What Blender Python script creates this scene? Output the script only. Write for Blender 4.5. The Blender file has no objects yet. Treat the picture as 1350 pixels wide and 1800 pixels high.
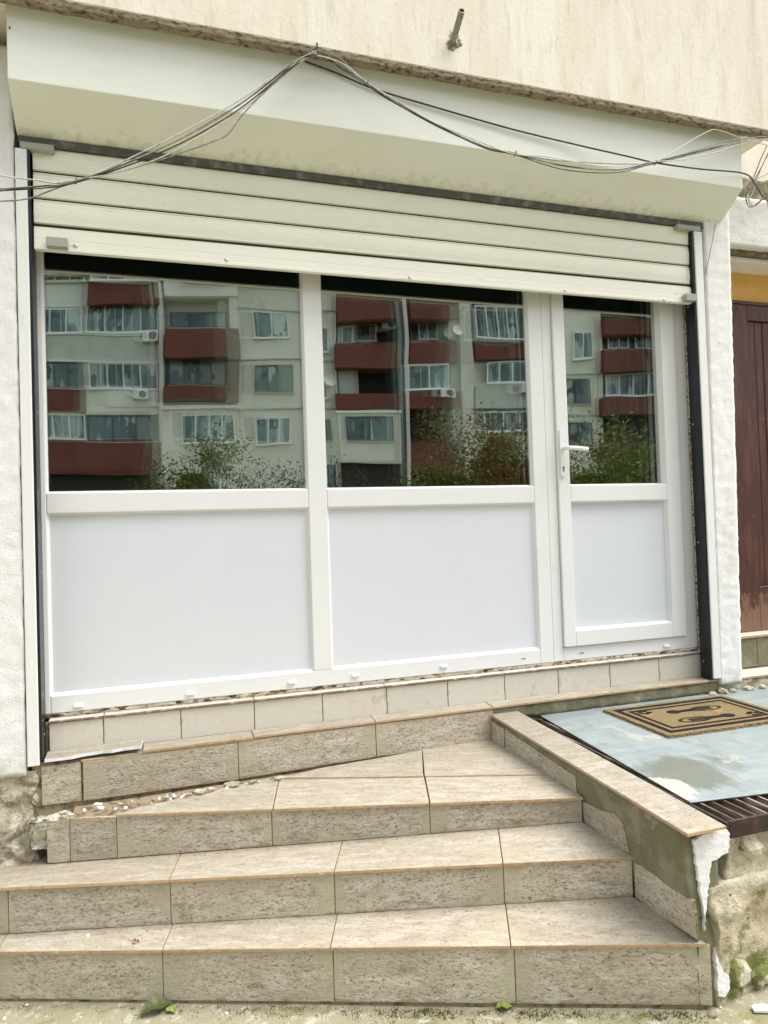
import bpy, bmesh, math, random
from mathutils import Vector, Matrix, noise
random.seed(7)
SC = bpy.context.scene
COL = SC.collection

# ------------------------------------------------------------------ camera
F = 1230.0                                  # focal length in pixels of the 1350 x 1800 photograph
CAM = Vector((0.0, -3.05, 1.47))
RX = Vector((0.95072945, -0.30826467, -0.03296063))
UX = Vector((0.02404847, -0.03266646, 0.99917695))
FX = Vector((0.30908766, 0.9507396, 0.02364367))
cd = bpy.data.cameras.new('camera')
cd.sensor_fit = 'HORIZONTAL'; cd.sensor_width = 36.0; cd.lens = 36.0 * F / 1350.0
cd.clip_start = 0.05; cd.clip_end = 600
co = bpy.data.objects.new('camera', cd); COL.objects.link(co)
m3 = Matrix((RX, UX, -FX)).transposed()
co.matrix_world = Matrix.Translation(CAM) @ m3.to_4x4()
SC.camera = co

# ------------------------------------------------------------------ light
SUN_EL, SUN_AZ = math.radians(64), math.radians(104)      # azimuth clockwise from +Y
w = bpy.data.worlds.new('World'); SC.world = w; w.use_nodes = True
wn = w.node_tree.nodes; wl = w.node_tree.links
bg = wn['Background']; bg.inputs['Strength'].default_value = 0.10
sky = wn.new('ShaderNodeTexSky'); sky.sky_type = 'NISHITA'; sky.sun_disc = False
sky.sun_elevation = SUN_EL; sky.sun_rotation = SUN_AZ
sky.air_density = 1.0; sky.dust_density = 4.0; sky.ozone_density = 1.0
hs = wn.new('ShaderNodeHueSaturation'); hs.inputs['Saturation'].default_value = 0.32
wl.new(sky.outputs['Color'], hs.inputs['Color']); wl.new(hs.outputs['Color'], bg.inputs['Color'])
sd = bpy.data.lights.new('sun', 'SUN'); sd.energy = 1.5; sd.angle = math.radians(52); sd.color = (1.0, 0.985, 0.945)
so = bpy.data.objects.new('sun', sd); COL.objects.link(so)
sdir = Vector((math.sin(SUN_AZ) * math.cos(SUN_EL), math.cos(SUN_AZ) * math.cos(SUN_EL), math.sin(SUN_EL)))
so.rotation_euler = sdir.to_track_quat('Z', 'Y').to_euler(); so.location = sdir * 30
SC.view_settings.view_transform = 'Standard'; SC.view_settings.look = 'None'
SC.view_settings.exposure = 1.68; SC.view_settings.gamma = 1.0
SC.view_settings.use_curve_mapping = False
SC.cycles.max_bounces = 8; SC.cycles.diffuse_bounces = 3; SC.cycles.transparent_max_bounces = 12; SC.cycles.glossy_bounces = 5
SC.cycles.use_denoising = True

# ------------------------------------------------------------------ surveying helpers (photo pixel -> point on a real plane)
def ray(x, y): return RX * ((x - 675) / F) - UX * ((y - 900) / F) + FX
def onY(x, y, Y=0.0):
    d = ray(x, y); return CAM + d * ((Y - CAM.y) / d.y)
def onZ(x, y, Z):
    d = ray(x, y); return CAM + d * ((Z - CAM.z) / d.z)
def onV(x, y, a, b):                        # vertical plane through a and b
    n = Vector((-(b[1] - a[1]), b[0] - a[0], 0)); d = ray(x, y)
    return CAM + d * (n.dot(Vector((a[0], a[1], 0)) - Vector((CAM.x, CAM.y, 0))) / n.dot(d))
def ground_z(x): return 0.0075 + 0.013 * x

# ------------------------------------------------------------------ scene-graph helpers
def tag(o, label=None, cat=None, group=None, kind=None):
    if label: o['label'] = label
    if cat: o['category'] = cat
    if group: o['group'] = group
    if kind: o['kind'] = kind
    return o
def thing(name, label, cat, loc=(0, 0, 0), group=None, rotz=0.0):
    o = bpy.data.objects.new(name, None); COL.objects.link(o); o.empty_display_size = 0.1
    o.location = loc; o.rotation_euler = (0, 0, rotz)
    return tag(o, label, cat, group)
def link(name, me, parent=None, matrix=None):
    o = bpy.data.objects.new(name, me); COL.objects.link(o)
    M = matrix or Matrix.Identity(4)
    if parent is not None:
        o.parent = parent
        pw = world(parent)
        o.matrix_parent_inverse = Matrix.Identity(4)
        o.matrix_basis = pw.inverted() @ M
    else:
        o.matrix_basis = M
    return o
def world(o):
    M = o.matrix_basis.copy()
    return world(o.parent) @ M if o.parent else M

class MB:
    def __init__(s): s.v = []; s.f = []; s.m = []
    def add(s, vs, fs, mi=0):
        k = len(s.v); s.v += [tuple(p) for p in vs]
        for f in fs: s.f.append(tuple(i + k for i in f)); s.m.append(mi)
        return s
    def box(s, x0, x1, y0, y1, z0, z1, mi=0):
        return s.add([(x0,y0,z0),(x1,y0,z0),(x1,y1,z0),(x0,y1,z0),(x0,y0,z1),(x1,y0,z1),(x1,y1,z1),(x0,y1,z1)],
                     [(0,3,2,1),(4,5,6,7),(0,1,5,4),(1,2,6,5),(2,3,7,6),(3,0,4,7)], mi)
    def prism(s, poly, axis, a0, a1, mi=0):
        # poly: list of 2-D points; axis 'x','y','z' is the extrusion direction
        def P(p, a):
            return {'x': (a, p[0], p[1]), 'y': (p[0], a, p[1]), 'z': (p[0], p[1], a)}[axis]
        n = len(poly); vs = [P(p, a0) for p in poly] + [P(p, a1) for p in poly]
        fs = [tuple(range(n - 1, -1, -1)), tuple(range(n, 2 * n))] + [(i, (i + 1) % n, n + (i + 1) % n, n + i) for i in range(n)]
        return s.add(vs, fs, mi)
    def tube(s, pts, r, n=8, mi=0, caps=True):
        pts = [Vector(p) for p in pts]; k = len(s.v); up = Vector((0, 0, 1)); rows = len(pts)
        prev = None
        for i, p in enumerate(pts):
            t = (pts[min(i + 1, rows - 1)] - pts[max(i - 1, 0)]).normalized()
            if prev is None:
                a = t.cross(up if abs(t.z) < 0.9 else Vector((1, 0, 0))).normalized()
            else:
                a = (prev - t * prev.dot(t)).normalized()
            prev = a; b = t.cross(a)
            rr = r[i] if isinstance(r, (list, tuple)) else r
            for j in range(n):
                an = 2 * math.pi * j / n; s.v.append(tuple(p + a * (rr * math.cos(an)) + b * (rr * math.sin(an))))
        for i in range(rows - 1):
            for j in range(n):
                s.f.append((k + i*n + j, k + i*n + (j+1) % n, k + (i+1)*n + (j+1) % n, k + (i+1)*n + j)); s.m.append(mi)
        if caps:
            s.f.append(tuple(k + j for j in range(n - 1, -1, -1))); s.m.append(mi)
            s.f.append(tuple(k + (rows-1)*n + j for j in range(n))); s.m.append(mi)
        return s
    def mesh(s, name, mats, bevel=0.0, smooth=False, segs=1):
        me = bpy.data.meshes.new(name); me.from_pydata(s.v, [], s.f)
        for m in (mats if isinstance(mats, (list, tuple)) else [mats]): me.materials.append(m)
        me.polygons.foreach_set('material_index', s.m)
        bm = bmesh.new(); bm.from_mesh(me)
        bmesh.ops.recalc_face_normals(bm, faces=bm.faces)
        if bevel > 0:
            es = [e for e in bm.edges if len(e.link_faces) == 2 and e.calc_face_angle(0) > 0.5]
            bmesh.ops.bevel(bm, geom=es, offset=bevel, segments=segs, affect='EDGES', profile=0.6, clamp_overlap=True)
        bm.to_mesh(me); bm.free()
        if smooth: me.polygons.foreach_set('use_smooth', [True] * len(me.polygons))
        me.update()
        return me
    def build(s, name, mats, parent=None, bevel=0.0, smooth=False, matrix=None, segs=1):
        return link(name, s.mesh(name, mats, bevel, smooth, segs), parent, matrix)

def fr(x, y, z, seed=0, octs=4):
    return noise.fractal(Vector((x + seed * 7.31, y - seed * 3.7, z + seed * 1.9)), 0.9, 2.1, octs)

def rough_box(name, mats, parent, x0, x1, y0, y1, z0, z1, res, amp, freq, seed=0, matrix=None, taper=None, smooth=True, keep_back=True):
    # a block with a hand-made, uneven surface: dense grid, displaced by 3-D noise
    bm = bmesh.new(); idx = {}
    nx, ny, nz = [max(1, int(round((b - a) / res))) for a, b in ((x0, x1), (y0, y1), (z0, z1))]
    ny = min(ny, 30)
    def vert(i, j, k):
        key = (i, j, k)
        if key not in idx:
            p = Vector((x0 + (x1 - x0) * i / nx, y0 + (y1 - y0) * j / ny, z0 + (z1 - z0) * k / nz))
            d = Vector((fr(p.x * freq, p.y * freq, p.z * freq, seed), fr(p.x * freq, p.y * freq, p.z * freq, seed + 5), fr(p.x * freq, p.y * freq, p.z * freq, seed + 9)))
            if taper: p = Vector(taper(p))
            q = p + d * amp
            if keep_back and j == ny: q.y = p.y
            idx[key] = bm.verts.new(q)
        return idx[key]
    for i in range(nx):
        for k in range(nz):
            bm.faces.new((vert(i,0,k), vert(i+1,0,k), vert(i+1,0,k+1), vert(i,0,k+1)))
    for j in range(ny):
        for k in range(nz):
            bm.faces.new((vert(0,j+1,k), vert(0,j,k), vert(0,j,k+1), vert(0,j+1,k+1)))
            bm.faces.new((vert(nx,j,k), vert(nx,j+1,k), vert(nx,j+1,k+1), vert(nx,j,k+1)))
        for i in range(nx):
            bm.faces.new((vert(i,j,nz), vert(i+1,j,nz), vert(i+1,j+1,nz), vert(i,j+1,nz)))
            bm.faces.new((vert(i,j+1,0), vert(i+1,j+1,0), vert(i+1,j,0), vert(i,j,0)))
    for f in bm.faces: f.smooth = smooth
    me = bpy.data.meshes.new(name); bm.to_mesh(me); bm.free()
    for m in (mats if isinstance(mats, (list, tuple)) else [mats]): me.materials.append(m)
    return link(name, me, parent, matrix)

def tile(name, pts, thick, mats, parent, inset=0.0014, bevel=0.0014, chip=0.0):
    # a ceramic slab: pts run round its face as seen from outside, local x along the first edge
    pts = [Vector(p) for p in pts]
    c = sum(pts, Vector()) / len(pts)
    n = Vector()
    for i, p in enumerate(pts):
        n += (p - c).cross(pts[(i + 1) % len(pts)] - c)
    n.normalize()
    x = pts[1] - pts[0]; x = (x - n * x.dot(n)).normalized(); y = n.cross(x)
    M = Matrix((x, y, n)).transposed().to_4x4(); M.translation = pts[0]
    Mi = M.inverted()
    lp = [Mi @ p for p in pts]; cc = sum(lp, Vector()) / len(lp)
    out = []
    for i, p in enumerate(lp):
        a = (lp[i - 1] - p); b = (lp[(i + 1) % len(lp)] - p)
        d = (a.normalized() + b.normalized())
        if d.length > 1e-4 and a.cross(b).z < 0: out.append(p + d.normalized() * inset * 1.4)
        elif d.length > 1e-4 and a.cross(b).z > 0: out.append(p - d.normalized() * inset * 1.4)
        else: out.append(p)
    if chip > 0:                             # slightly ragged outline
        rag = []
        for i, p in enumerate(out):
            q = out[(i + 1) % len(out)]; L = (q - p).length; k = max(1, int(L / 0.009))
            for j in range(k):
                t = j / k; r = p.lerp(q, t)
                if j: r = r + Vector((random.uniform(-chip, chip), random.uniform(-chip, chip), 0))
                rag.append(r)
        out = rag
    k = len(out); mb = MB()
    mb.add(out + [p - Vector((0, 0, thick)) for p in out], [tuple(range(k))], 0)
    mb.f.append(tuple(range(2 * k - 1, k - 1, -1))); mb.m.append(1)
    for i in range(k): mb.f.append((i, k + i, k + (i + 1) % k, (i + 1) % k)); mb.m.append(1)
    me = bpy.data.meshes.new(name); me.from_pydata(mb.v, [], mb.f)
    for m in mats: me.materials.append(m)
    me.polygons.foreach_set('material_index', mb.m)
    bm = bmesh.new(); bm.from_mesh(me)
    if bevel > 0:
        es = [e for e in bm.edges if len(e.link_faces) == 2 and any(f.material_index == 0 for f in e.link_faces) and e.calc_face_angle(0) > 0.5]
        bmesh.ops.bevel(bm, geom=es, offset=bevel, segments=1, affect='EDGES', clamp_overlap=True)
    bm.to_mesh(me); bm.free()
    return link(name, me, parent, M)

def spline(pts, n=10):
    pts = [Vector(p) for p in pts]; out = []
    for i in range(len(pts) - 1):
        p0 = pts[max(i - 1, 0)]; p1 = pts[i]; p2 = pts[i + 1]; p3 = pts[min(i + 2, len(pts) - 1)]
        for j in range(n):
            t = j / n
            out.append(0.5 * ((2 * p1) + (p2 - p0) * t + (2*p0 - 5*p1 + 4*p2 - p3) * t*t + (3*p1 - p0 - 3*p2 + p3) * t*t*t))
    out.append(pts[-1]); return out

# ------------------------------------------------------------------ materials
def mk(name, base, layers=(), rough=0.6, bumps=(), metallic=0.0, rnd=True, spec=0.5, rough_var=0.0, coat=0.0, vary=0.0):
    """base colour, then layers of colour mixed in by stretched noise; bumps are (scale, distance) of fine relief"""
    m = bpy.data.materials.new(name); m.use_nodes = True
    nt = m.node_tree; N = nt.nodes; L = nt.links
    b = N['Principled BSDF']
    tc = N.new('ShaderNodeTexCoord'); vec = tc.outputs['Object']
    if rnd:
        oi = N.new('ShaderNodeObjectInfo')
        mu = N.new('ShaderNodeVectorMath'); mu.operation = 'MULTIPLY'; mu.inputs[1].default_value = (37.0, 19.0, 11.0)
        cb = N.new('ShaderNodeCombineXYZ')
        for i in range(3): L.new(oi.outputs['Random'], cb.inputs[i])
        L.new(cb.outputs[0], mu.inputs[0])
        ad = N.new('ShaderNodeVectorMath'); ad.operation = 'ADD'
        L.new(vec, ad.inputs[0]); L.new(mu.outputs[0], ad.inputs[1]); vec = ad.outputs[0]
    def mapped(sc, off=0.0):
        mp = N.new('ShaderNodeMapping'); mp.inputs['Scale'].default_value = sc if isinstance(sc, tuple) else (sc, sc, sc)
        mp.inputs['Location'].default_value = (off, off * 1.7, -off)
        L.new(vec, mp.inputs['Vector']); return mp.outputs[0]
    def noise_mask(d, k):
        if d.get('kind') == 'voronoi':
            t = N.new('ShaderNodeTexVoronoi'); t.feature = d.get('feature', 'F1'); t.inputs['Scale'].default_value = 1.0
            L.new(mapped(d['scale'], 3.1 * k + d.get('seed', 0)), t.inputs['Vector']); o = t.outputs['Distance']
        else:
            t = N.new('ShaderNodeTexNoise'); t.inputs['Scale'].default_value = 1.0; t.inputs['Detail'].default_value = d.get('detail', 6)
            t.inputs['Roughness'].default_value = d.get('rough', 0.6); t.inputs['Distortion'].default_value = d.get('dist', 0.0)
            L.new(mapped(d['scale'], 3.1 * k + d.get('seed', 0)), t.inputs['Vector']); o = t.outputs['Fac']
        def math_(op, a, bb):
            n = N.new('ShaderNodeMath'); n.operation = op
            for i, q in enumerate((a, bb)):
                if isinstance(q, (int, float)): n.inputs[i].default_value = q
                else: L.new(q, n.inputs[i])
            return n.outputs[0]
        if 'edge' in d:                      # distance to the border of the piece (generated coordinates) modulates the mask
            sp = N.new('ShaderNodeSeparateXYZ'); L.new(tc.outputs['Generated'], sp.inputs[0])
            ax = d.get('axes', 'xy'); vals = []
            for a in ax:
                g = sp.outputs['XYZ'.index(a.upper())]
                vals += [g, math_('SUBTRACT', 1.0, g)] if a.islower() else [g]
            e = vals[0]
            for v in vals[1:]: e = math_('MINIMUM', e, v)
            e = math_('MULTIPLY', e, d['edge']); o = math_('SUBTRACT', o, e)
        if 'z' in d:                         # height band: world z of the surface, lo..hi -> full..none
            ge = N.new('ShaderNodeNewGeometry'); sp = N.new('ShaderNodeSeparateXYZ'); L.new(ge.outputs['Position'], sp.inputs[0])
            mr = N.new('ShaderNodeMapRange'); mr.inputs[1].default_value = d['z'][0]; mr.inputs[2].default_value = d['z'][1]
            mr.inputs[3].default_value = d.get('zgain', 0.3); mr.inputs[4].default_value = -d.get('zgain', 0.3)
            L.new(sp.outputs['Z'], mr.inputs[0]); o = math_('ADD', o, mr.outputs[0])
        if 'where' in d:                     # a stain centred at a place on the wall
            ge = N.new('ShaderNodeNewGeometry'); dv = N.new('ShaderNodeVectorMath'); dv.operation = 'DISTANCE'
            L.new(ge.outputs['Position'], dv.inputs[0]); dv.inputs[1].default_value = d['where'][:3]
            mr = N.new('ShaderNodeMapRange'); mr.inputs[1].default_value = 0; mr.inputs[2].default_value = d['where'][3]
            mr.inputs[3].default_value = 0.35; mr.inputs[4].default_value = -0.4
            L.new(dv.outputs['Value'], mr.inputs[0]); o = math_('ADD', o, mr.outputs[0])
        rp = N.new('ShaderNodeMapRange'); rp.inputs[1].default_value = d['lo']; rp.inputs[2].default_value = d['hi']
        rp.inputs[3].default_value = 0.0; rp.inputs[4].default_value = d.get('amt', 1.0); rp.clamp = True
        L.new(o, rp.inputs[0]); return rp.outputs[0]
    col = None
    rgb = N.new('ShaderNodeRGB'); rgb.outputs[0].default_value = (*base, 1); col = rgb.outputs[0]
    for k, (c, d) in enumerate(layers):
        mx = N.new('ShaderNodeMix'); mx.data_type = 'RGBA'
        L.new(noise_mask(d, k), mx.inputs[0]); L.new(col, mx.inputs[6]); mx.inputs[7].default_value = (*c, 1); col = mx.outputs[2]
    if vary > 0:
        oi2 = N.new('ShaderNodeObjectInfo'); mr = N.new('ShaderNodeMapRange'); mr.inputs[3].default_value = 1 - vary; mr.inputs[4].default_value = 1 + vary
        L.new(oi2.outputs['Random'], mr.inputs[0]); hv = N.new('ShaderNodeHueSaturation'); L.new(mr.outputs[0], hv.inputs['Value']); L.new(col, hv.inputs['Color']); col = hv.outputs[0]
    L.new(col, b.inputs['Base Color'])
    b.inputs['Roughness'].default_value = rough; b.inputs['Metallic'].default_value = metallic
    b.inputs['Specular IOR Level'].default_value = spec
    if coat: b.inputs['Coat Weight'].default_value = coat; b.inputs['Coat Roughness'].default_value = 0.15
    if rough_var:
        t = N.new('ShaderNodeTexNoise'); t.inputs['Detail'].default_value = 5; L.new(mapped(9.0, 5), t.inputs['Vector'])
        mr = N.new('ShaderNodeMapRange'); mr.inputs[3].default_value = rough - rough_var; mr.inputs[4].default_value = rough + rough_var
        L.new(t.outputs['Fac'], mr.inputs[0]); L.new(mr.outputs[0], b.inputs['Roughness'])
    nrm = None
    for k, (sc, dist) in enumerate(bumps):
        t = N.new('ShaderNodeTexNoise'); t.inputs['Scale'].default_value = 1.0; t.inputs['Detail'].default_value = 5; t.inputs['Roughness'].default_value = 0.65
        L.new(mapped(sc, 11.7 * (k + 1)), t.inputs['Vector'])
        bp = N.new('ShaderNodeBump'); bp.inputs['Strength'].default_value = 1.0; bp.inputs['Distance'].default_value = dist
        L.new(t.outputs['Fac'], bp.inputs['Height'])
        if nrm: L.new(nrm, bp.inputs['Normal'])
        nrm = bp.outputs[0]
    if nrm: L.new(nrm, b.inputs['Normal'])
    return m

PIPE_P = onY(795, 70, -0.335)
M = {}
M['wall'] = mk('beige_plaster', (0.78, 0.70, 0.57), [
    ((0.84, 0.79, 0.69), dict(scale=(5, 5, 1.2), lo=0.42, hi=0.62)),
    ((0.52, 0.44, 0.32), dict(scale=(7, 7, 0.7), lo=0.56, hi=0.74, amt=0.55, detail=8)),
    ((0.60, 0.52, 0.39), dict(scale=(38, 38, 6), lo=0.55, hi=0.7, amt=0.5)),
    ((0.22, 0.18, 0.12), dict(scale=90, lo=0.66, hi=0.72, amt=0.45)),
    ((0.20, 0.16, 0.10), dict(scale=55, lo=0.62, hi=0.72, where=(PIPE_P.x, PIPE_P.y, PIPE_P.z - 0.01, 0.11), amt=0.9)),
], 0.9, [(45, 0.0018), (300, 0.0009)], rnd=False)
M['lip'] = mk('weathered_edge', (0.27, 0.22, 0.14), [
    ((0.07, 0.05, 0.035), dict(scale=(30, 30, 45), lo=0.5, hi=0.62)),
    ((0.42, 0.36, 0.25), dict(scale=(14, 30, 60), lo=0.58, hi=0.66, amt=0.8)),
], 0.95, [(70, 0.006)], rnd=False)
M['pier'] = mk('white_limewash', (0.83, 0.82, 0.80), [
    ((0.66, 0.64, 0.59), dict(scale=(5, 5, 3), lo=0.55, hi=0.75, amt=0.5)),
    ((0.16, 0.14, 0.11), dict(scale=42, lo=0.70, hi=0.735, amt=0.85)),
    ((0.50, 0.47, 0.38), dict(scale=14, lo=0.5, hi=0.7, z=(0.55, 0.80), zgain=0.25, amt=0.6)),
], 0.85, [(28, 0.003), (170, 0.003)], rnd=False)
M['lintel'] = mk('dirty_white_paint', (0.74, 0.73, 0.68), [
    ((0.45, 0.42, 0.34), dict(scale=(4, 4, 9), lo=0.5, hi=0.72, amt=0.6)),
    ((0.10, 0.09, 0.07), dict(scale=30, lo=0.69, hi=0.73)),
], 0.85, [(50, 0.004)], rnd=False)
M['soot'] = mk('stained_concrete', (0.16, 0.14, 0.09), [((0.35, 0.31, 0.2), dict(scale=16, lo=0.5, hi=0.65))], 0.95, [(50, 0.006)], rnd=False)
M['box'] = mk('grey_white_sheet_metal', (0.76, 0.775, 0.695), [
    ((0.70, 0.71, 0.62), dict(scale=(3, 8, 10), lo=0.45, hi=0.75, amt=0.6)),
    ((0.52, 0.50, 0.36), dict(scale=(26, 26, 5), lo=0.55, hi=0.72, z=(3.02, 3.10), zgain=0.14, amt=0.55)),
], 0.38, [((2, 6, 6), 0.004)], rnd=False)
M['boxdark'] = mk('grey_metal_trim', (0.065, 0.065, 0.05), [((0.2, 0.2, 0.17), dict(scale=20, lo=0.5, hi=0.7))], 0.5, rnd=False)
M['slat'] = mk('cream_aluminium_slat', (0.86, 0.845, 0.735), [
    ((0.83, 0.805, 0.69), dict(scale=(1.5, 3, 4), lo=0.45, hi=0.7, amt=0.6)),
    ((0.50, 0.45, 0.33), dict(scale=(9, 60, 60), lo=0.66, hi=0.74, amt=0.5)),
], 0.38, [((3, 5, 5), 0.0004)])
M['pvc'] = mk('white_pvc', (0.79, 0.79, 0.78), [((0.75, 0.75, 0.735), dict(scale=(3, 3, 3), lo=0.5, hi=0.7, amt=0.5))], 0.28, [((8, 8, 8), 0.0006)], rnd=False)
M['panel'] = mk('white_infill_panel', (0.69, 0.715, 0.745), [((0.67, 0.695, 0.73), dict(scale=1.6, lo=0.4, hi=0.7)), ((0.60, 0.605, 0.60), dict(scale=(2, 2, 9), lo=0.58, hi=0.78, z=(0.85, 1.05), zgain=0.12, amt=0.5, detail=9))], 0.22, [((3, 3, 3), 0.0015)], rnd=False)
M['gasket'] = mk('grey_gasket', (0.22, 0.23, 0.22), rough=0.7)
M['navy'] = mk('navy_channel', (0.003, 0.005, 0.008), [((0.006, 0.014, 0.024), dict(scale=(20, 20, 3), lo=0.5, hi=0.7)), ((0.30, 0.36, 0.38), dict(scale=70, lo=0.71, hi=0.74, amt=0.7))], 0.32, rnd=False)
M['railwhite'] = mk('white_rail', (0.80, 0.80, 0.77), [((0.55, 0.52, 0.43), dict(scale=(30, 30, 4), lo=0.6, hi=0.75, amt=0.6))], 0.4, [((20, 20, 20), 0.001)])
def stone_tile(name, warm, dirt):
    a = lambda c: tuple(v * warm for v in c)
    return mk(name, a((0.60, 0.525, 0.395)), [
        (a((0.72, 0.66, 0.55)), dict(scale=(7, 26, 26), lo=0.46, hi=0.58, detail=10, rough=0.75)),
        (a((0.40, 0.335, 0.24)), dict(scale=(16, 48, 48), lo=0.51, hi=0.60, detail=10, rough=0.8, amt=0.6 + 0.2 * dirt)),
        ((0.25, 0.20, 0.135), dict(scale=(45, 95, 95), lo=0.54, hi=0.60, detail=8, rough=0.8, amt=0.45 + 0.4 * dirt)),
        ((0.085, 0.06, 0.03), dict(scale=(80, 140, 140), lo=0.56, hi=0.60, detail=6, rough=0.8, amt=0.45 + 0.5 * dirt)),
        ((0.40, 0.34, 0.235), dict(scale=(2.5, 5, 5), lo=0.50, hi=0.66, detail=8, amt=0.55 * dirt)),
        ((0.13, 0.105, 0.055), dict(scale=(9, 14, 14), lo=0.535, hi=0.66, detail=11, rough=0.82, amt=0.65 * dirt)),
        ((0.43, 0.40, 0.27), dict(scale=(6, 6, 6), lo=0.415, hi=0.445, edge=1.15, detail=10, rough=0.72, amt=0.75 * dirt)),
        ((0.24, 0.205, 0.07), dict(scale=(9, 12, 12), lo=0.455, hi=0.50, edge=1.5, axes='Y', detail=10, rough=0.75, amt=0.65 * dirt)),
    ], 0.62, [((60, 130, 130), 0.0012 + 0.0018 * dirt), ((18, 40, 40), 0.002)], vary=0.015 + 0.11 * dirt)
M['tread'] = stone_tile('travertine_tread', 0.60, 0.22)
M['cap'] = stone_tile('travertine_cap', 0.50, 0.35)
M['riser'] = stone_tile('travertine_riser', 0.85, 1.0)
M['bisque'] = mk('fired_tile_body', (0.50, 0.33, 0.18), [((0.30, 0.20, 0.11), dict(scale=40, lo=0.5, hi=0.68, amt=0.8)), ((0.6, 0.48, 0.33), dict(scale=25, lo=0.6, hi=0.7))], 0.8)
M['sill'] = mk('cream_sill_tile', (0.60, 0.565, 0.48), [
    ((0.63, 0.595, 0.51), dict(scale=60, lo=0.45, hi=0.6)),
    ((0.44, 0.39, 0.29), dict(scale=(10, 12, 12), lo=0.62, hi=0.72, amt=0.7)),
    ((0.36, 0.31, 0.20), dict(scale=(14, 14, 14), lo=0.5, hi=0.56, edge=3.0, amt=0.5)),
], 0.45, [(120, 0.0006)], vary=0.04)
M['silledge'] = mk('red_brown_tile_edge', (0.30, 0.19, 0.13), [((0.55, 0.48, 0.38), dict(scale=30, lo=0.5, hi=0.62))], 0.8)
M['mortar'] = mk('olive_mortar', (0.175, 0.165, 0.095), [
    ((0.26, 0.245, 0.16), dict(scale=9, lo=0.46, hi=0.62)),
    ((0.47, 0.46, 0.40), dict(scale=5, lo=0.62, hi=0.72, amt=0.8)),
    ((0.10, 0.10, 0.05), dict(scale=22, lo=0.62, hi=0.72, amt=0.7)),
], 0.9, [(40, 0.004), (200, 0.001)], rnd=False)
M['core'] = mk('grey_grout', (0.30, 0.235, 0.15), [((0.10, 0.08, 0.05), dict(scale=18, lo=0.5, hi=0.62))], 0.95, [(80, 0.004)], rnd=False)
M['dirtline'] = mk('dirty_sealant', (0.62, 0.56, 0.45), [((0.09, 0.045, 0.02), dict(scale=(22, 60, 60), lo=0.52, hi=0.58)), ((0.35, 0.22, 0.10), dict(scale=(30, 30, 30), lo=0.56, hi=0.62))], 0.95, [(70, 0.006)], rnd=False)
M['rubble'] = mk('crumbled_limestone', (0.60, 0.555, 0.42), [
    ((0.36, 0.31, 0.20), dict(scale=14, lo=0.46, hi=0.6)),
    ((0.74, 0.71, 0.60), dict(scale=20, lo=0.56, hi=0.66)),
    ((0.09, 0.07, 0.045), dict(scale=34, lo=0.63, hi=0.70, amt=0.9)),
], 0.95, [(40, 0.012), (130, 0.006)])
M['block'] = mk('mossy_rubble_wall', (0.50, 0.44, 0.30), [
    ((0.64, 0.59, 0.45), dict(scale=7, lo=0.48, hi=0.6)),
    ((0.28, 0.22, 0.13), dict(scale=12, lo=0.55, hi=0.68, amt=0.8)),
    ((0.15, 0.17, 0.02), dict(scale=11, lo=0.52, hi=0.60, z=(0.06, 0.36), zgain=0.12, amt=0.9)),
    ((0.07, 0.055, 0.03), dict(scale=40, lo=0.64, hi=0.70, amt=0.9)),
], 0.95, [(36, 0.014), (130, 0.006)], rnd=False)
M['white_plaster'] = mk('white_paint_patch', (0.82, 0.82, 0.82), [((0.66, 0.66, 0.62), dict(scale=25, lo=0.55, hi=0.7))], 0.8, [(45, 0.006)], rnd=False)
M['pave'] = mk('mossy_concrete', (0.30, 0.275, 0.185), [
    ((0.245, 0.22, 0.135), dict(scale=3.5, lo=0.45, hi=0.65)),
    ((0.50, 0.475, 0.39), dict(scale=24, lo=0.55, hi=0.65, amt=0.7)),
    ((0.16, 0.17, 0.035), dict(scale=(6, 14, 6), lo=0.56, hi=0.66, amt=0.75)),
    ((0.10, 0.085, 0.06), dict(scale=75, lo=0.64, hi=0.70, amt=0.8)),
    ((0.72, 0.69, 0.62), dict(scale=110, lo=0.70, hi=0.74, amt=0.9)),
], 0.9, [(60, 0.006), (300, 0.0012)], rnd=False)
M['plate'] = mk('worn_blue_grey_plate', (0.235, 0.275, 0.275), [
    ((0.285, 0.325, 0.32), dict(scale=(6, 22, 6), lo=0.42, hi=0.62, detail=9)),
    ((0.16, 0.18, 0.165), dict(scale=(14, 5, 14), lo=0.54, hi=0.66, detail=9, rough=0.7, amt=0.6)),
    ((0.125, 0.135, 0.10), dict(scale=(9, 4, 9), lo=0.40, hi=0.55, detail=8, rough=0.7, where=(1.80, -0.95, 0.56, 0.34), amt=0.8)),
    ((0.46, 0.45, 0.38), dict(scale=(16, 9, 16), lo=0.50, hi=0.55, detail=9, rough=0.7, where=(1.62, -1.08, 0.56, 0.22), amt=0.95)),
    ((0.40, 0.39, 0.33), dict(scale=(9, 4, 9), lo=0.64, hi=0.67, detail=9, amt=0.8)),
    ((0.18, 0.13, 0.08), dict(scale=42, lo=0.67, hi=0.72, amt=0.9)),
], 0.5, [(30, 0.002), (160, 0.0006)], metallic=0.1, rnd=False)
M['rust'] = mk('rusted_iron', (0.030, 0.018, 0.013), [((0.085, 0.042, 0.024), dict(scale=30, lo=0.5, hi=0.68)), ((0.35, 0.28, 0.2), dict(scale=50, lo=0.66, hi=0.72, amt=0.8))], 0.8, [(90, 0.003)])
M['bar'] = mk('worn_grate_bar', (0.10, 0.07, 0.05), [((0.34, 0.29, 0.23), dict(scale=(30, 6, 60), lo=0.5, hi=0.62))], 0.6, [(90, 0.002)])
M['pit'] = mk('dark_soil', (0.012, 0.010, 0.008), rough=1.0)
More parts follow.
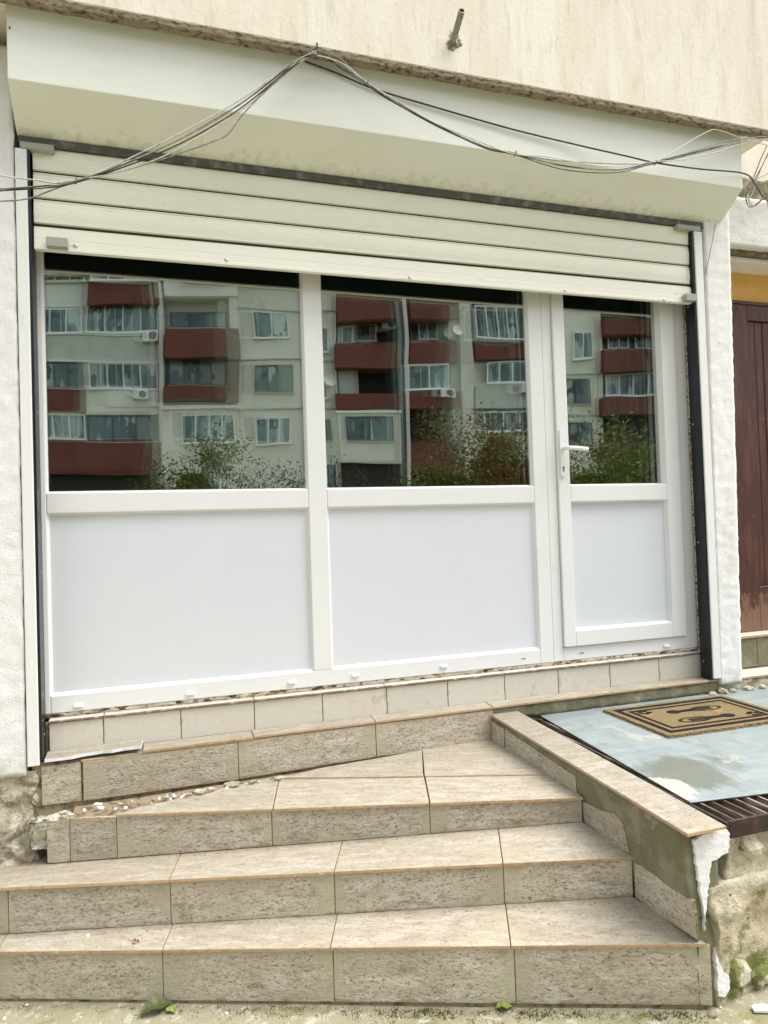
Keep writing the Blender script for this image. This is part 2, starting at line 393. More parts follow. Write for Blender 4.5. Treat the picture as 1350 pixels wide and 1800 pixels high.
M['coir'] = mk('coir_mat', (0.20, 0.152, 0.075), [((0.29, 0.228, 0.122), dict(scale=160, lo=0.45, hi=0.6)), ((0.17, 0.115, 0.055), dict(scale=120, lo=0.55, hi=0.68)), ((0.45, 0.25, 0.12), dict(scale=(9, 9, 9), lo=0.60, hi=0.66, amt=0.5))], 1.0, [(260, 0.006)], rnd=False, spec=0.1)
M['coirblack'] = mk('black_coir', (0.022, 0.017, 0.018), [((0.10, 0.075, 0.055), dict(scale=200, lo=0.6, hi=0.7))], 1.0, [(260, 0.005)], rnd=False, spec=0.1)
M['brown'] = mk('worn_brown_paint', (0.060, 0.017, 0.011), [
    ((0.10, 0.034, 0.020), dict(scale=(26, 26, 4), lo=0.48, hi=0.62)),
    ((0.045, 0.018, 0.014), dict(scale=(40, 40, 5), lo=0.56, hi=0.66)),
    ((0.38, 0.27, 0.20), dict(scale=(60, 60, 22), lo=0.685, hi=0.72, amt=0.8)),
    ((0.26, 0.15, 0.09), dict(scale=(24, 24, 9), lo=0.52, hi=0.62, z=(0.9, 1.15), zgain=0.2, amt=0.7)),
], 0.5, [((60, 60, 12), 0.003)])
M['orange'] = mk('ochre_board', (0.70, 0.38, 0.085), [((0.74, 0.44, 0.13), dict(scale=6, lo=0.45, hi=0.65))], 0.6, [(30, 0.001)])
M['cable_black'] = mk('black_cable', (0.028, 0.027, 0.024), [((0.12, 0.11, 0.09), dict(scale=60, lo=0.55, hi=0.65))], 0.55)
M['cable_grey'] = mk('grey_cable', (0.20, 0.19, 0.16), [((0.36, 0.34, 0.28), dict(scale=40, lo=0.5, hi=0.6))], 0.6)
M['cable_pale'] = mk('pale_cable', (0.60, 0.56, 0.47), [((0.35, 0.32, 0.25), dict(scale=50, lo=0.55, hi=0.65))], 0.6)
M['pipe'] = mk('galvanised_pipe', (0.30, 0.28, 0.25), [((0.16, 0.13, 0.10), dict(scale=40, lo=0.5, hi=0.62))], 0.5, [(120, 0.001)], metallic=0.4)
M['metal'] = mk('bright_metal', (0.62, 0.62, 0.60), rough=0.3, metallic=0.8)
M['greystop'] = mk('grey_end_stop', (0.36, 0.36, 0.30), rough=0.5)
M['brass'] = mk('lock_cylinder', (0.25, 0.18, 0.12), rough=0.4, metallic=0.7)
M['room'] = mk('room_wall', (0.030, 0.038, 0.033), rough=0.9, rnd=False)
M['shade'] = mk('shutter_shade', (0.02, 0.026, 0.02), rough=0.9)  # near-black colour for shade painted into the shutter joints and back
M['grit'] = mk('grit', (0.10, 0.08, 0.05), [((0.30, 0.25, 0.17), dict(scale=30, lo=0.5, hi=0.55))], 1.0)
M['cord'] = mk('brown_cord', (0.22, 0.14, 0.06), rough=0.8)
M['curtain'] = mk('teal_curtain', (0.20, 0.30, 0.27), rough=0.9)
M['leafdark'] = mk('dark_leaf', (0.055, 0.070, 0.018), [((0.13, 0.15, 0.03), dict(scale=30, lo=0.5, hi=0.65))], 0.6)
M['leaflime'] = mk('lime_leaf', (0.20, 0.235, 0.03), rough=0.5)
M['leafbrown'] = mk('russet_leaf', (0.20, 0.07, 0.025), rough=0.7)
M['pebble'] = mk('white_pebble', (0.74, 0.72, 0.66), rough=0.7)
M['moss'] = mk('moss', (0.10, 0.10, 0.02), [((0.17, 0.165, 0.045), dict(scale=40, lo=0.5, hi=0.6))], 1.0, spec=0.1)
# opposite block
M['o_beige'] = mk('panel_render', (0.70, 0.675, 0.58), [((0.77, 0.745, 0.655), dict(scale=(0.5, 0.5, 0.25), lo=0.45, hi=0.6)), ((0.45, 0.42, 0.33), dict(scale=(1.4, 1.4, 0.4), lo=0.58, hi=0.72, amt=0.6))], 0.9, rnd=False)
M['o_grey'] = mk('grey_spandrel', (0.50, 0.51, 0.46), [((0.38, 0.37, 0.31), dict(scale=(1.5, 1.5, 0.6), lo=0.52, hi=0.66, amt=0.7))], 0.9)
M['o_white'] = mk('pale_spandrel', (0.74, 0.73, 0.67), rough=0.9)
M['o_red'] = mk('oxide_red_parapet', (0.145, 0.040, 0.026), [((0.10, 0.028, 0.02), dict(scale=(1.0, 1.0, 0.5), lo=0.5, hi=0.65))], 0.8)
M['o_shade'] = mk('loggia_shade', (0.035, 0.025, 0.02), rough=0.9)  # near-black colour carries the shade inside the loggias
M['o_frame'] = mk('white_window_frame', (0.78, 0.78, 0.76), rough=0.5)
M['o_brownframe'] = mk('brown_window_frame', (0.06, 0.04, 0.03), rough=0.5)
M['o_glass'] = mk('dark_window_glass', (0.07, 0.115, 0.12), [((0.30, 0.36, 0.34), dict(scale=(0.9, 0.9, 0.25), lo=0.5, hi=0.54, detail=2)), ((0.03, 0.045, 0.045), dict(scale=(1.3, 1.3, 0.9), lo=0.57, hi=0.60, detail=2))], 0.12, vary=0.55)  # pale patches put a lit look into the glass colour
M['o_pipe'] = mk('downpipe', (0.07, 0.08, 0.085), rough=0.5)
M['lawn'] = mk('lawn_soil', (0.06, 0.075, 0.025), [((0.10, 0.09, 0.04), dict(scale=1.5, lo=0.5, hi=0.6))], 1.0, rnd=False)
def leafmat(name, c1, c2):
    return mk(name, c1, [(c2, dict(scale=2.2, lo=0.45, hi=0.6))], 0.7, rnd=False, spec=0.2)
M['f_green'] = leafmat('olive_foliage', (0.085, 0.108, 0.020), (0.15, 0.16, 0.035))
M['f_dark'] = leafmat('dark_foliage', (0.05, 0.058, 0.02), (0.075, 0.072, 0.03))
M['f_rust'] = leafmat('autumn_foliage', (0.115, 0.10, 0.026), (0.19, 0.09, 0.03))
M['bark'] = mk('bark', (0.06, 0.048, 0.036), rough=0.95)

def glass(name, refl, tint):
    m = bpy.data.materials.new(name); m.use_nodes = True
    N = m.node_tree.nodes; L = m.node_tree.links
    for n in list(N):
        if n.type != 'OUTPUT_MATERIAL': N.remove(n)
    out = [n for n in N if n.type == 'OUTPUT_MATERIAL'][0]
    tr = N.new('ShaderNodeBsdfTransparent'); tr.inputs[0].default_value = (*tint, 1)
    gl = N.new('ShaderNodeBsdfGlossy'); gl.inputs['Roughness'].default_value = 0.0; gl.inputs['Color'].default_value = (0.94, 1.0, 0.96, 1)
    fz = N.new('ShaderNodeFresnel'); fz.inputs['IOR'].default_value = 1.5
    mr = N.new('ShaderNodeMapRange'); mr.inputs[1].default_value = 0.04; mr.inputs[2].default_value = 1.0
    mr.inputs[3].default_value = refl; mr.inputs[4].default_value = 1.0
    mx = N.new('ShaderNodeMixShader')
    L.new(fz.outputs[0], mr.inputs[0]); L.new(mr.outputs[0], mx.inputs[0]); L.new(tr.outputs[0], mx.inputs[1]); L.new(gl.outputs[0], mx.inputs[2])
    tc = N.new('ShaderNodeTexCoord'); ns = N.new('ShaderNodeTexNoise'); ns.inputs['Scale'].default_value = 2.2; ns.inputs['Detail'].default_value = 1.0
    bp = N.new('ShaderNodeBump'); bp.inputs['Strength'].default_value = 1.0; bp.inputs['Distance'].default_value = 0.0009   # roller-wave of float glass
    L.new(tc.outputs['Object'], ns.inputs['Vector']); L.new(ns.outputs['Fac'], bp.inputs['Height']); L.new(bp.outputs[0], gl.inputs['Normal'])
    L.new(mx.outputs[0], out.inputs['Surface'])
    return m
M['glass_out'] = glass('outer_glass', 0.44, (0.84, 0.92, 0.88))
M['glass_in'] = glass('inner_glass', 0.62, (0.80, 0.86, 0.83))

# ================================================================== SETTING
pv = MB()
nx, ny = 60, 24
for j in range(ny + 1):
    for i in range(nx + 1):
        x = -7 + 15.0 * i / nx; y = -7 + 7.6 * j / ny
        pv.v.append((x, y, ground_z(x) + 0.004 * fr(x * 2, y * 2, 0, 3)))
for j in range(ny):
    for i in range(nx):
        k = j * (nx + 1) + i; pv.f.append((k, k + 1, k + nx + 2, k + nx + 1)); pv.m.append(0)
tag(pv.build('pavement', M['pave'], smooth=True), kind='structure', label='grey concrete pavement with moss at the foot of the steps')
lw = MB(); lw.add([(-90, -110, -0.16), (90, -110, -0.16), (90, 40, -0.16), (-90, 40, -0.16)], [(0, 1, 2, 3)])
tag(lw.build('ground', M['lawn']), kind='structure')

# ---------------------------------------------------------------- the shop building
bld = thing('shop_building', 'beige rendered building with white piers around the shopfront', 'building', (0, 0, 0))
SY = -0.335                                             # face of the overhanging upper wall
u = MB(); u.box(-4.0, 3.06, SY, 0.55, 3.425, 7.0)
u.build('upper_wall', M['wall'], bld, bevel=0.006)
def lip_taper(p): return (p.x, p.y, p.z)
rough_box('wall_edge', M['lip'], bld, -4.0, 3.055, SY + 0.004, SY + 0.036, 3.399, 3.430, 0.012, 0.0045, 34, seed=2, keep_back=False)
# neighbour: set back wall over the brown door
MB().box(3.062, 6.0, 0.10, 0.55, 3.40, 7.0).build('upper_wall', M['wall'], bld, bevel=0.006)
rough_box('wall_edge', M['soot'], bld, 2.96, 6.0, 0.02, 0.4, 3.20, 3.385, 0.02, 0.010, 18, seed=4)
def pier_r(p):
    t = max(0, min(1, (p.z - 0.6) / 2.4)); s = (p.x - 2.76) / 0.137
    return (2.757 + 0.022 * t + s * (0.137 + 0.030 * t), p.y, p.z)
rough_box('pier', M['pier'], bld, 2.76, 2.897, -0.115, 0.30, 0.605, 3.38, 0.014, 0.0032, 26, seed=1, taper=pier_r)
rough_box('pier', M['pier'], bld, -1.6, -0.487, -0.115, 0.30, 0.592, 3.36, 0.016, 0.0040, 22, seed=6)
rough_box('lintel', M['lintel'], bld, 2.93, 6.0, -0.10, 0.22, 2.93, 3.20, 0.02, 0.004, 20, seed=8)
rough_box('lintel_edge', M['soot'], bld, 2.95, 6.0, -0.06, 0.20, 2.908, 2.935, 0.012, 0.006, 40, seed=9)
MB().box(2.95, 6.0, -0.03, 0.2, 2.880, 2.906).build('door_head', M['lintel'], bld, bevel=0.004)
# jamb reveals and dark backing behind the rails
MB().box(-0.60, -0.462, 0.075, 0.30, 0.5, 3.35).build('jamb', M['core'], bld); MB().box(2.735, 2.79, 0.01, 0.30, 0.5, 3.35).build('jamb', M['core'], bld)
MB().box(2.7265, 2.752, -0.040, 0.01, 0.66, 3.0).build('jamb_fillet', M['dirtline'], bld)
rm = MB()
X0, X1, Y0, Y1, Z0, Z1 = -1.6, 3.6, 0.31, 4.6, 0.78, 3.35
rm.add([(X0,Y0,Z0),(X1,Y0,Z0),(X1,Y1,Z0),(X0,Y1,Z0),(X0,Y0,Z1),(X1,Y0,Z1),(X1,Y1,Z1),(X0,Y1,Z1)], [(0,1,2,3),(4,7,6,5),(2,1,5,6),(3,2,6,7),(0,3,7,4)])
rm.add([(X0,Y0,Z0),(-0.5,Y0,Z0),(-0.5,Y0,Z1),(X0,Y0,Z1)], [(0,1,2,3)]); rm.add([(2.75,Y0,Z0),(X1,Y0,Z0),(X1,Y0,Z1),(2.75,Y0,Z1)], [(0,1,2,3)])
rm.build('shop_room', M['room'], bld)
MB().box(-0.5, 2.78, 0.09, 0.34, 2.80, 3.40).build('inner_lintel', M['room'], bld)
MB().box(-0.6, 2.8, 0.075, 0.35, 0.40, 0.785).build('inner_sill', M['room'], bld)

# ---------------------------------------------------------------- shopfront
sf = thing('shopfront', 'white plastic shopfront with two dark windows above white panels and a glazed door', 'shopfront', (1.1, 0.03, 0.784))
FB, PB, RB, GB, TOP = 0.784, 0.853, 1.573, 1.655, 2.78
XL0, XL1, XM0, XM1, XP1, XJ, XS0, XD0, XD1, XS1, XR = -0.458, -0.415, 0.643, 0.727, 1.775, 1.849, 1.906, 1.972, 2.558, 2.645, 2.724
def member(name, x0, x1, z0, z1, y0=0.0, y1=0.07, par=sf, bev=0.004):
    return MB().box(x0, x1, y0, y1, z0, z1).build(name, M['pvc'], par, bevel=bev, segs=2)
member('stile', XL0, XL1, FB, TOP)
member('mullion', XM0, XM1, PB - 0.0005, TOP, y0=-0.0005)
member('stile', XP1, XJ - 0.0008, FB, TOP)
member('rail', XL1 + 0.0004, XM0 - 0.0004, RB, GB); member('rail', XM1 + 0.0004, XP1 - 0.0004, RB, GB)
member('bottom_rail', XL1 + 0.0004, XP1 - 0.0004, FB, PB)
member('stile', XJ + 0.0008, XS0 - 0.002, FB, TOP, y0=0.001); member('stile', XS1 + 0.002, XR, FB, TOP, y0=0.001)
member('bottom_rail', XS0 - 0.0016, XS1 + 0.0016, FB, PB - 0.003, y0=0.001)
# glazing beads: slim sloped strips round each field
def beads(par, x0, x1, z0, z1, name='glazing_bead', w=0.010, y0=0.006, y1=0.032):
    b = MB()
    for s in ('l', 'r', 'b', 't'):
        if s == 'l': vs = [(x0, y0, z0), (x0 + w, y1, z0 + w), (x0 + w, y1, z1 - w), (x0, y0, z1)]
        if s == 'r': vs = [(x1, y0, z0), (x1, y0, z1), (x1 - w, y1, z1 - w), (x1 - w, y1, z0 + w)]
        if s == 'b': vs = [(x0, y0, z0), (x1, y0, z0), (x1 - w, y1, z0 + w), (x0 + w, y1, z0 + w)]
        if s == 't': vs = [(x0, y0, z1), (x0 + w, y1, z1 - w), (x1 - w, y1, z1 - w), (x1, y0, z1)]
        b.add(vs, [(0, 1, 2, 3)])
    return b.build(name, M['pvc'], par)
def pane_set(par, x0, x1, z0, z1, tilt):
    c = Vector(((x0 + x1) / 2, 0.024, (z0 + z1) / 2)); hx, hz = (x1 - x0) / 2, (z1 - z0) / 2
    for nm, dy, mt, (ry, rz) in (('pane', 0.0, M['glass_out'], (0, 0)), ('inner_pane', 0.022, M['glass_in'], tilt)):
        mb = MB(); n = 8
        bow = 0.0008 if nm == 'pane' else -0.0006         # sealed units bow slightly
        for j in range(n + 1):
            for i in range(n + 1):
                a, b_ = 2*i/n - 1, 2*j/n - 1
                mb.v.append((a * hx, bow * (1 - a*a) * (1 - b_*b_), b_ * hz))
        for j in range(n):
            for i in range(n):
                k = j * (n + 1) + i; mb.f.append((k, k + 1, k + n + 2, k + n + 1)); mb.m.append(0)
        R = Matrix.Translation(c + Vector((0, dy, 0))) @ Matrix.Rotation(math.radians(ry), 4, 'X') @ Matrix.Rotation(math.radians(rz), 4, 'Z')
        mb.build(nm, mt, par, smooth=True, matrix=R)
    g = MB(); t = 0.004                                    # spacer between the panes
    g.box(x0, x1, 0.0255, 0.0435, z0 - 0.001, z0 + t).box(x0, x1, 0.0255, 0.0435, z1 - t, z1 + 0.001)
    g.box(x0 - 0.001, x0 + t, 0.0255, 0.0435, z0, z1).box(x1 - t, x1 + 0.001, 0.0255, 0.0435, z0, z1)
    g.build('spacer', M['gasket'], par)
pane_set(sf, XL1, XM0, GB, TOP, (0.03, 0.42)); pane_set(sf, XM1, XP1, GB, TOP, (-0.02, 0.38))
beads(sf, XL1, XM0, GB, TOP); beads(sf, XM1, XP1, GB, TOP)
for x0, x1 in ((XL1, XM0), (XM1, XP1)):
    MB().box(x0, x1, 0.018, 0.042, PB, RB).build('panel', M['panel'], sf)
    beads(sf, x0, x1, PB, RB, w=0.009, y1=0.0178)
door = MB().box(XS0, XD0, -0.014, 0.06, PB, TOP).build('door', M['pvc'], sf, bevel=0.004, segs=2)   # hinge stile carries the rest
member('lock_stile', XD1, XS1, PB, TOP, y0=-0.014, y1=0.06, par=door)
member('rail', XD0 + 0.0004, XD1 - 0.0004, RB, GB, y0=-0.0136, y1=0.06, par=door)
member('bottom_rail', XD0 + 0.0004, XD1 - 0.0004, PB, 0.930, y0=-0.0136, y1=0.06, par=door)
pane_set(door, XD0, XD1, GB, TOP, (0.05, 0.34)); beads(door, XD0, XD1, GB, TOP, y0=-0.008)
MB().box(XD0, XD1, 0.012, 0.04, 0.930, RB).build('panel', M['panel'], door); beads(door, XD0, XD1, 0.930, RB, w=0.009, y0=-0.008, y1=0.0118)
# handle with long plate
hx = 1.930
pl = []
for i in range(24):
    a = 2 * math.pi * i / 24; pl.append((hx + 0.0155 * math.cos(a), (1.922 if math.sin(a) >= 0 else 1.712) + 0.0155 * math.sin(a)))
MB().prism(pl, 'y', -0.024, -0.014).build('handle_plate', M['pvc'], door, bevel=0.002, segs=2)
hl = MB(); hp = spline([(hx + 0.002, -0.022, 1.838), (hx + 0.002, -0.050, 1.838), (hx + 0.012, -0.062, 1.838), (hx + 0.06, -0.064, 1.836), (hx + 0.118, -0.062, 1.831)], 6)
hl.tube(hp, [0.011] * 8 + [0.0105] * (len(hp) - 8), 12); hl.build('handle', M['pvc'], door, smooth=True)
kh = MB(); kp = [(hx + 0.006 * math.cos(a), 1.743 + 0.006 * math.sin(a)) for a in [math.radians(-60 + 15 * i) for i in range(21)]] + [(hx - 0.003, 1.722), (hx + 0.003, 1.722)]
kh.prism(kp, 'y', -0.0252, -0.0235); kh.build('keyhole', M['brass'], door)
for (px, py) in ((138, 1240), (335, 1219), (513, 1199), (625, 1187), (780, 1171), (920, 1158), (1023, 1148), (1171, 1135)):
    p = onY(px, py, 0.0); s = 0.017
    if px in (920, 1023):
        MB().box(p.x - 0.012, p.x + 0.012, -0.0008, 0.004, p.z - 0.0025, p.z + 0.0025).build('drain_slot', M['gasket'], sf)
    else:
        MB().prism([(p.z - 0.007, 0.001), (p.z - 0.007, -0.010), (p.z + 0.002, -0.010), (p.z + 0.008, 0.001)][::-1], 'x', p.x - s, p.x + s).mesh
        cp = MB(); cp.add([(p.x - s, 0.001, p.z - 0.007), (p.x + s, 0.001, p.z - 0.007), (p.x + s, 0.001, p.z + 0.007), (p.x - s, 0.001, p.z + 0.007),
                           (p.x - s, -0.011, p.z - 0.005), (p.x + s, -0.011, p.z - 0.005), (p.x + s, -0.008, p.z + 0.005), (p.x - s, -0.008, p.z + 0.005)],
                          [(4, 5, 6, 7), (0, 4, 7, 3), (1, 2, 6, 5), (3, 7, 6, 2), (0, 1, 5, 4)])
        cp.build('drain_cap', M['pvc'], sf, bevel=0.0015)

# things inside the shop, seen faintly through the door
c1 = MB().tube(spline([onY(1142, 500, 0.10), onY(1150, 600, 0.11), onY(1156, 680, 0.10), onY(1150, 760, 0.10), onY(1140, 850, 0.10)], 10), 0.0045, 8)
tag(c1.build('cord', M['cord'], smooth=True), 'brown cord hanging behind the glass of the white door', 'cord')
cu = MB(); n = 40
for j in range(2):
    for i in range(n + 1):
        cu.v.append((2.36 + 0.36 * i / n, 0.20 + 0.018 * math.sin(i * 1.1), 0.86 + 1.9 * j))
for i in range(n): cu.f.append((i, i + 1, n + 2 + i, n + 1 + i)); cu.m.append(0)
cuo = cu.build('curtain', M['curtain'], smooth=True); sm = cuo.modifiers.new('thick', 'SOLIDIFY'); sm.thickness = 0.002
tag(cuo, 'teal curtain edge inside behind the door glass', 'curtain')

# ---------------------------------------------------------------- roller shutter
rs = thing('roller_shutter', 'cream roller shutter half raised under a grey metal shutter box', 'roller shutter', (1.15, -0.1, 2.58))
BXL, BXR, BF = -0.475, 2.886, -0.274
prof = [(BF, 3.418), (BF, 3.144), (-0.135, 3.045), (-0.100, 3.028), (-0.060, 3.028), (-0.060, 3.418)]
MB().prism(prof, 'x', BXL, BXR).build('shutter_box', M['box'], rs, bevel=0.003, segs=2)
MB().box(BXL + 0.004, BXR - 0.03, -0.108, -0.05, 2.997, 3.0275).build('box_trim', M['boxdark'], rs, bevel=0.002)
MB().box(BXL + 0.012, -0.345, -0.126, -0.05, 2.972, 2.9965).build('bracket', M['greystop'], rs, bevel=0.002)
MB().box(2.60, 2.745, -0.126, -0.05, 2.972, 2.9965).build('bracket', M['greystop'], rs, bevel=0.002)
for px_, py_ in ((17, 49), (27, 222), (1240, 383)):
    q_ = onY(px_, py_, BF - 0.001) if py_ == 49 else onY(px_, py_, -0.118)
    MB().tube([q_ + Vector((0, 0.004, 0)), q_ + Vector((0, -0.003, 0))], 0.0035, 8).build('screw', M['boxdark'], rs)
SX0, SX1, SYF = -0.424, 2.690, -0.088
def slat(z0, z1, name='slat'):
    h = z1 - z0; Y = SYF; pr = [(Y + 0.012, z0), (Y + 0.012, z0 + 0.0060), (Y + 0.001, z0 + 0.0060), (Y + 0.001, z0 + 0.0090), (Y - 0.007, z0 + 0.0102), (Y - 0.0085, z0 + 0.0125), (Y - 0.007, z0 + 0.0148), (Y - 0.0035, z0 + 0.0153), (Y - 0.0045, z0 + 0.017)]
    za, zb = z0 + 0.017, z1 - 0.0105
    for i in range(1, 8):                                  # gently bellied face with fine rolled ribs
        t = i / 8; z = za + (zb - za) * t; yb = Y - 0.0045 - 0.0035 * math.sin(math.pi * t)
        pr += [(yb, z - 0.0012), (yb + 0.0010, z), (yb, z + 0.0012)]
    pr += [(Y - 0.0045, zb), (Y + 0.0005, zb + 0.0012), (Y + 0.0005, z1 - 0.0050), (Y - 0.0020, z1 - 0.0045), (Y - 0.0028, z1 - 0.003), (Y - 0.0020, z1 - 0.0005), (Y + 0.016, z1 - 0.0004), (Y + 0.016, z0)]
    MB().box(SX0 + 0.001, SX1 - 0.001, Y - 0.0012, Y + 0.0115, z0 - 0.0003, z0 + 0.0057).build('slat_gap_shade', M['shade'], rs)  # dark strip standing in for the shade in the joint
    return MB().prism(pr, 'x', SX0, SX1).build(name, M['slat'], rs)
ZB = [2.683, 2.776, 2.869, 2.962, 3.03]
zz = [2.5935]
for (lx, ly, rx, ry) in ((60, 393, 1215, 503), (60, 346, 1211, 470), (60, 297, 1209, 436)):
    zz.append((onY(lx, ly, -0.095).z + onY(rx, ry, -0.095).z) / 2)
zz.append(zz[-1] + (zz[-1] - zz[-2])); 
for a, b in zip(zz[1:-1], zz[2:]): slat(a, b)
slat(zz[-1], zz[-1] + 0.09)
MB().box(SX0 + 0.002, SX1 - 0.002, SYF + 0.0165, SYF + 0.022, zz[0] + 0.004, 3.02).build('shutter_back_shade', M['shade'], rs)  # added dark sheet, paints the unlit look of the shutter's back
bb = MB(); z0, z1 = zz[0], zz[1]
bb.prism([(SYF + 0.012, z0), (SYF - 0.014, z0), (SYF - 0.014, z0 + 0.012), (SYF - 0.012, z0 + 0.014), (SYF - 0.0115, z0 + 0.04), (SYF - 0.0105, z0 + 0.042), (SYF - 0.0115, z0 + 0.044),
          (SYF - 0.011, z1 - 0.016), (SYF - 0.004, z1 - 0.012), (SYF - 0.006, z1 - 0.006), (SYF + 0.005, z1 - 0.004), (SYF + 0.012, z1 - 0.004)], 'x', SX0, SX1)
bar = bb.build('bottom_bar', M['slat'], rs)
for px, py in ((133, 432), (398, 457), (720, 488), (993, 511), (1167, 527)):
    p = onY(px, py, SYF - 0.013); r = MB()
    for k, (rr, dy) in enumerate(((0.0095, 0.0), (0.008, -0.0035), (0.004, -0.0055))):
        for j in range(12): r.v.append((p.x + rr * math.cos(j * math.pi / 6), SYF - 0.0118 + dy, p.z + rr * math.sin(j * math.pi / 6)))
    for k in range(2):
        for j in range(12): r.f.append((k*12 + j, k*12 + (j+1) % 12, k*12 + 12 + (j+1) % 12, k*12 + 12 + j)); r.m.append(0)
    r.f.append(tuple(range(24, 36))); r.m.append(0)
    r.build('rivet', M['metal'], bar, smooth=True)
for x0, x1 in ((-0.378, -0.302), (2.628, 2.692)):
    e = MB(); e.box(x0, x1, SYF - 0.046, SYF - 0.0145, z0 + 0.003, z0 + 0.040); e.build('end_stop', M['greystop'], bar, bevel=0.002)
# guide rails
for side, (a, b, inner) in (('l', (-0.482, -0.441, 1)), ('r', (2.706, 2.756, -1))):
    g = MB().box(a, b, -0.122, -0.055, 0.640 if side == 'r' else 0.622, 2.9715)
    go = g.build('guide_rail', M['railwhite'], rs, bevel=0.003)
    if inner == 1: MB().box(b + 0.0005, b + 0.010, -0.114, -0.012, 0.636, 2.971).build('guide_channel', M['navy'], go, bevel=0.001)
    else: MB().box(a - 0.012, a - 0.0005, -0.116, -0.046, 0.636, 2.971).build('guide_channel', M['navy'], go, bevel=0.001)
    for k in range(4):
        zc = 0.72 + 0.62 * k; xx = (b + 0.0102) if inner == 1 else (a - 0.0122)
        s = MB(); s.box(min(xx, xx + inner * 0.002), max(xx, xx + inner * 0.002), -0.072, -0.064, zc, zc + 0.008); s.build('screw', M['metal'], go, bevel=0.0009)

# ---------------------------------------------------------------- sill and ledge under the shopfront
lg = thing('entrance_ledge', 'tiled ledge with cream sill tiles below the white shopfront', 'ledge', (1.1, -0.05, 0.47))
MB().box(-0.452, 2.742, -0.012, 0.06, 0.50, 0.752).build('sill_core', M['core'], lg)
rough_box('sealant', M['dirtline'], lg, -0.452, 2.735, 0.004, 0.05, 0.766, 0.786, 0.012, 0.004, 40, seed=12)
sxs = [onY(px, py, -0.02).x for px, py in ((86, 1285), (182, 1280), (318, 1268), (447, 1255), (567, 1243), (680, 1230), (787, 1218), (887, 1208), (981, 1198), (1072, 1188), (1158, 1178), (1240, 1170))]
for a, b in zip(sxs[:-1], sxs[1:]):
    tile('sill_tile', [(a, -0.022, 0.630), (b, -0.022, 0.630), (b, -0.022, 0.753), (a, -0.022, 0.753)], 0.009, [M['sill'], M['silledge']], lg, inset=0.0015)
sx2 = [sxs[0], sxs[1] + 0.003, sxs[3], sxs[5] - 0.01, sxs[7], sxs[9], sxs[11]]
for i, (a, b) in enumerate(zip(sx2[:-1], sx2[1:])):
    t = 0.0015 * math.sin(i * 2.1)
    tile('sill_cap', [(a, -0.031 + t, 0.764), (b, -0.031 - t, 0.764), (b, 0.02, 0.767), (a, 0.02, 0.767)], 0.009, [M['sill'], M['silledge']], lg, inset=0.0012)
# ledge treads
LZ = 0.632; LY = -0.104
MB().box(-0.47, 1.448, LY + 0.012, 0.03, 0.30, LZ - 0.014).box(1.446, 2.742, LY + 0.016, 0.03, 0.30, LZ - 0.02).build('ledge_core', M['core'], lg)
lx = [onY(px, py, LY).x for px, py in ((250, 1318), (420, 1302), (660, 1270), (866, 1246))]
ltreads = [(-0.074, lx[1] + 0.06, -0.002), (lx[1] + 0.06, lx[2], 0.0), (lx[2], lx[3], 0.0), (lx[3], 2.10, 0.001), (2.10, 2.742, 0.001)]
for a, b, dz in ltreads:
    tile('ledge_tile', [(a, LY - 0.006, LZ + dz), (b, LY - 0.006, LZ + dz), (b, -0.023, LZ + dz + 0.003), (a, -0.023, LZ + dz + 0.003)], 0.010, [M['tread'], M['bisque']], lg)
for a, b in ((-0.30, lx[0] + 0.17), (lx[0] + 0.17, lx[1] + 0.06)):
    tile('ledge_tile', [(a, LY - 0.002, LZ - 0.0125), (b, LY - 0.002, LZ - 0.0125), (b, -0.03, LZ - 0.0125), (a, -0.03, LZ - 0.0125)], 0.007, [M['tread'], M['bisque']], lg)
# the broken, lifted tile at the left end
bt = [(-0.425, LY - 0.006, LZ + 0.010), (-0.33, LY - 0.010, LZ + 0.012), (-0.30, LY - 0.001, LZ + 0.013), (-0.22, LY + 0.000, LZ + 0.016), (-0.185, LY - 0.010, LZ + 0.017), (-0.15, LY - 0.003, LZ + 0.018), (-0.078, LY - 0.008, LZ + 0.020), (-0.074, -0.026, LZ + 0.022), (-0.425, -0.026, LZ + 0.014)]
bo = tile('ledge_tile', bt, 0.014, [M['tread'], M['white_plaster']], lg, inset=0); bo['label'] = 'broken lifted ledge tile with ragged white edge'
# ledge risers
rx = [onY(px, py, LY).x for px, py in ((72, 1370), (143, 1365), (419, 1335), (661, 1300), (868, 1275))]
rb = [onY(px, py, LY).z for px, py in ((75, 1418), (143, 1410), (419, 1371), (661, 1332), (866, 1304))]
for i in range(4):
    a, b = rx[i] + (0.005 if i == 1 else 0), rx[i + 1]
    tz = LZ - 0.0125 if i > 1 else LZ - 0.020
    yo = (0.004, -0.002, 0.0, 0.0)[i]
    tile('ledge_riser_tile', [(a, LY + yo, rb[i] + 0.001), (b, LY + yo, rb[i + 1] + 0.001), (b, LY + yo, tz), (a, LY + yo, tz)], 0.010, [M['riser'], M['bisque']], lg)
rough_box('mortar', M['mortar'], lg, 1.45, 2.74, LY + 0.004, 0.0, 0.565, LZ - 0.0115, 0.014, 0.006, 30, seed=15)

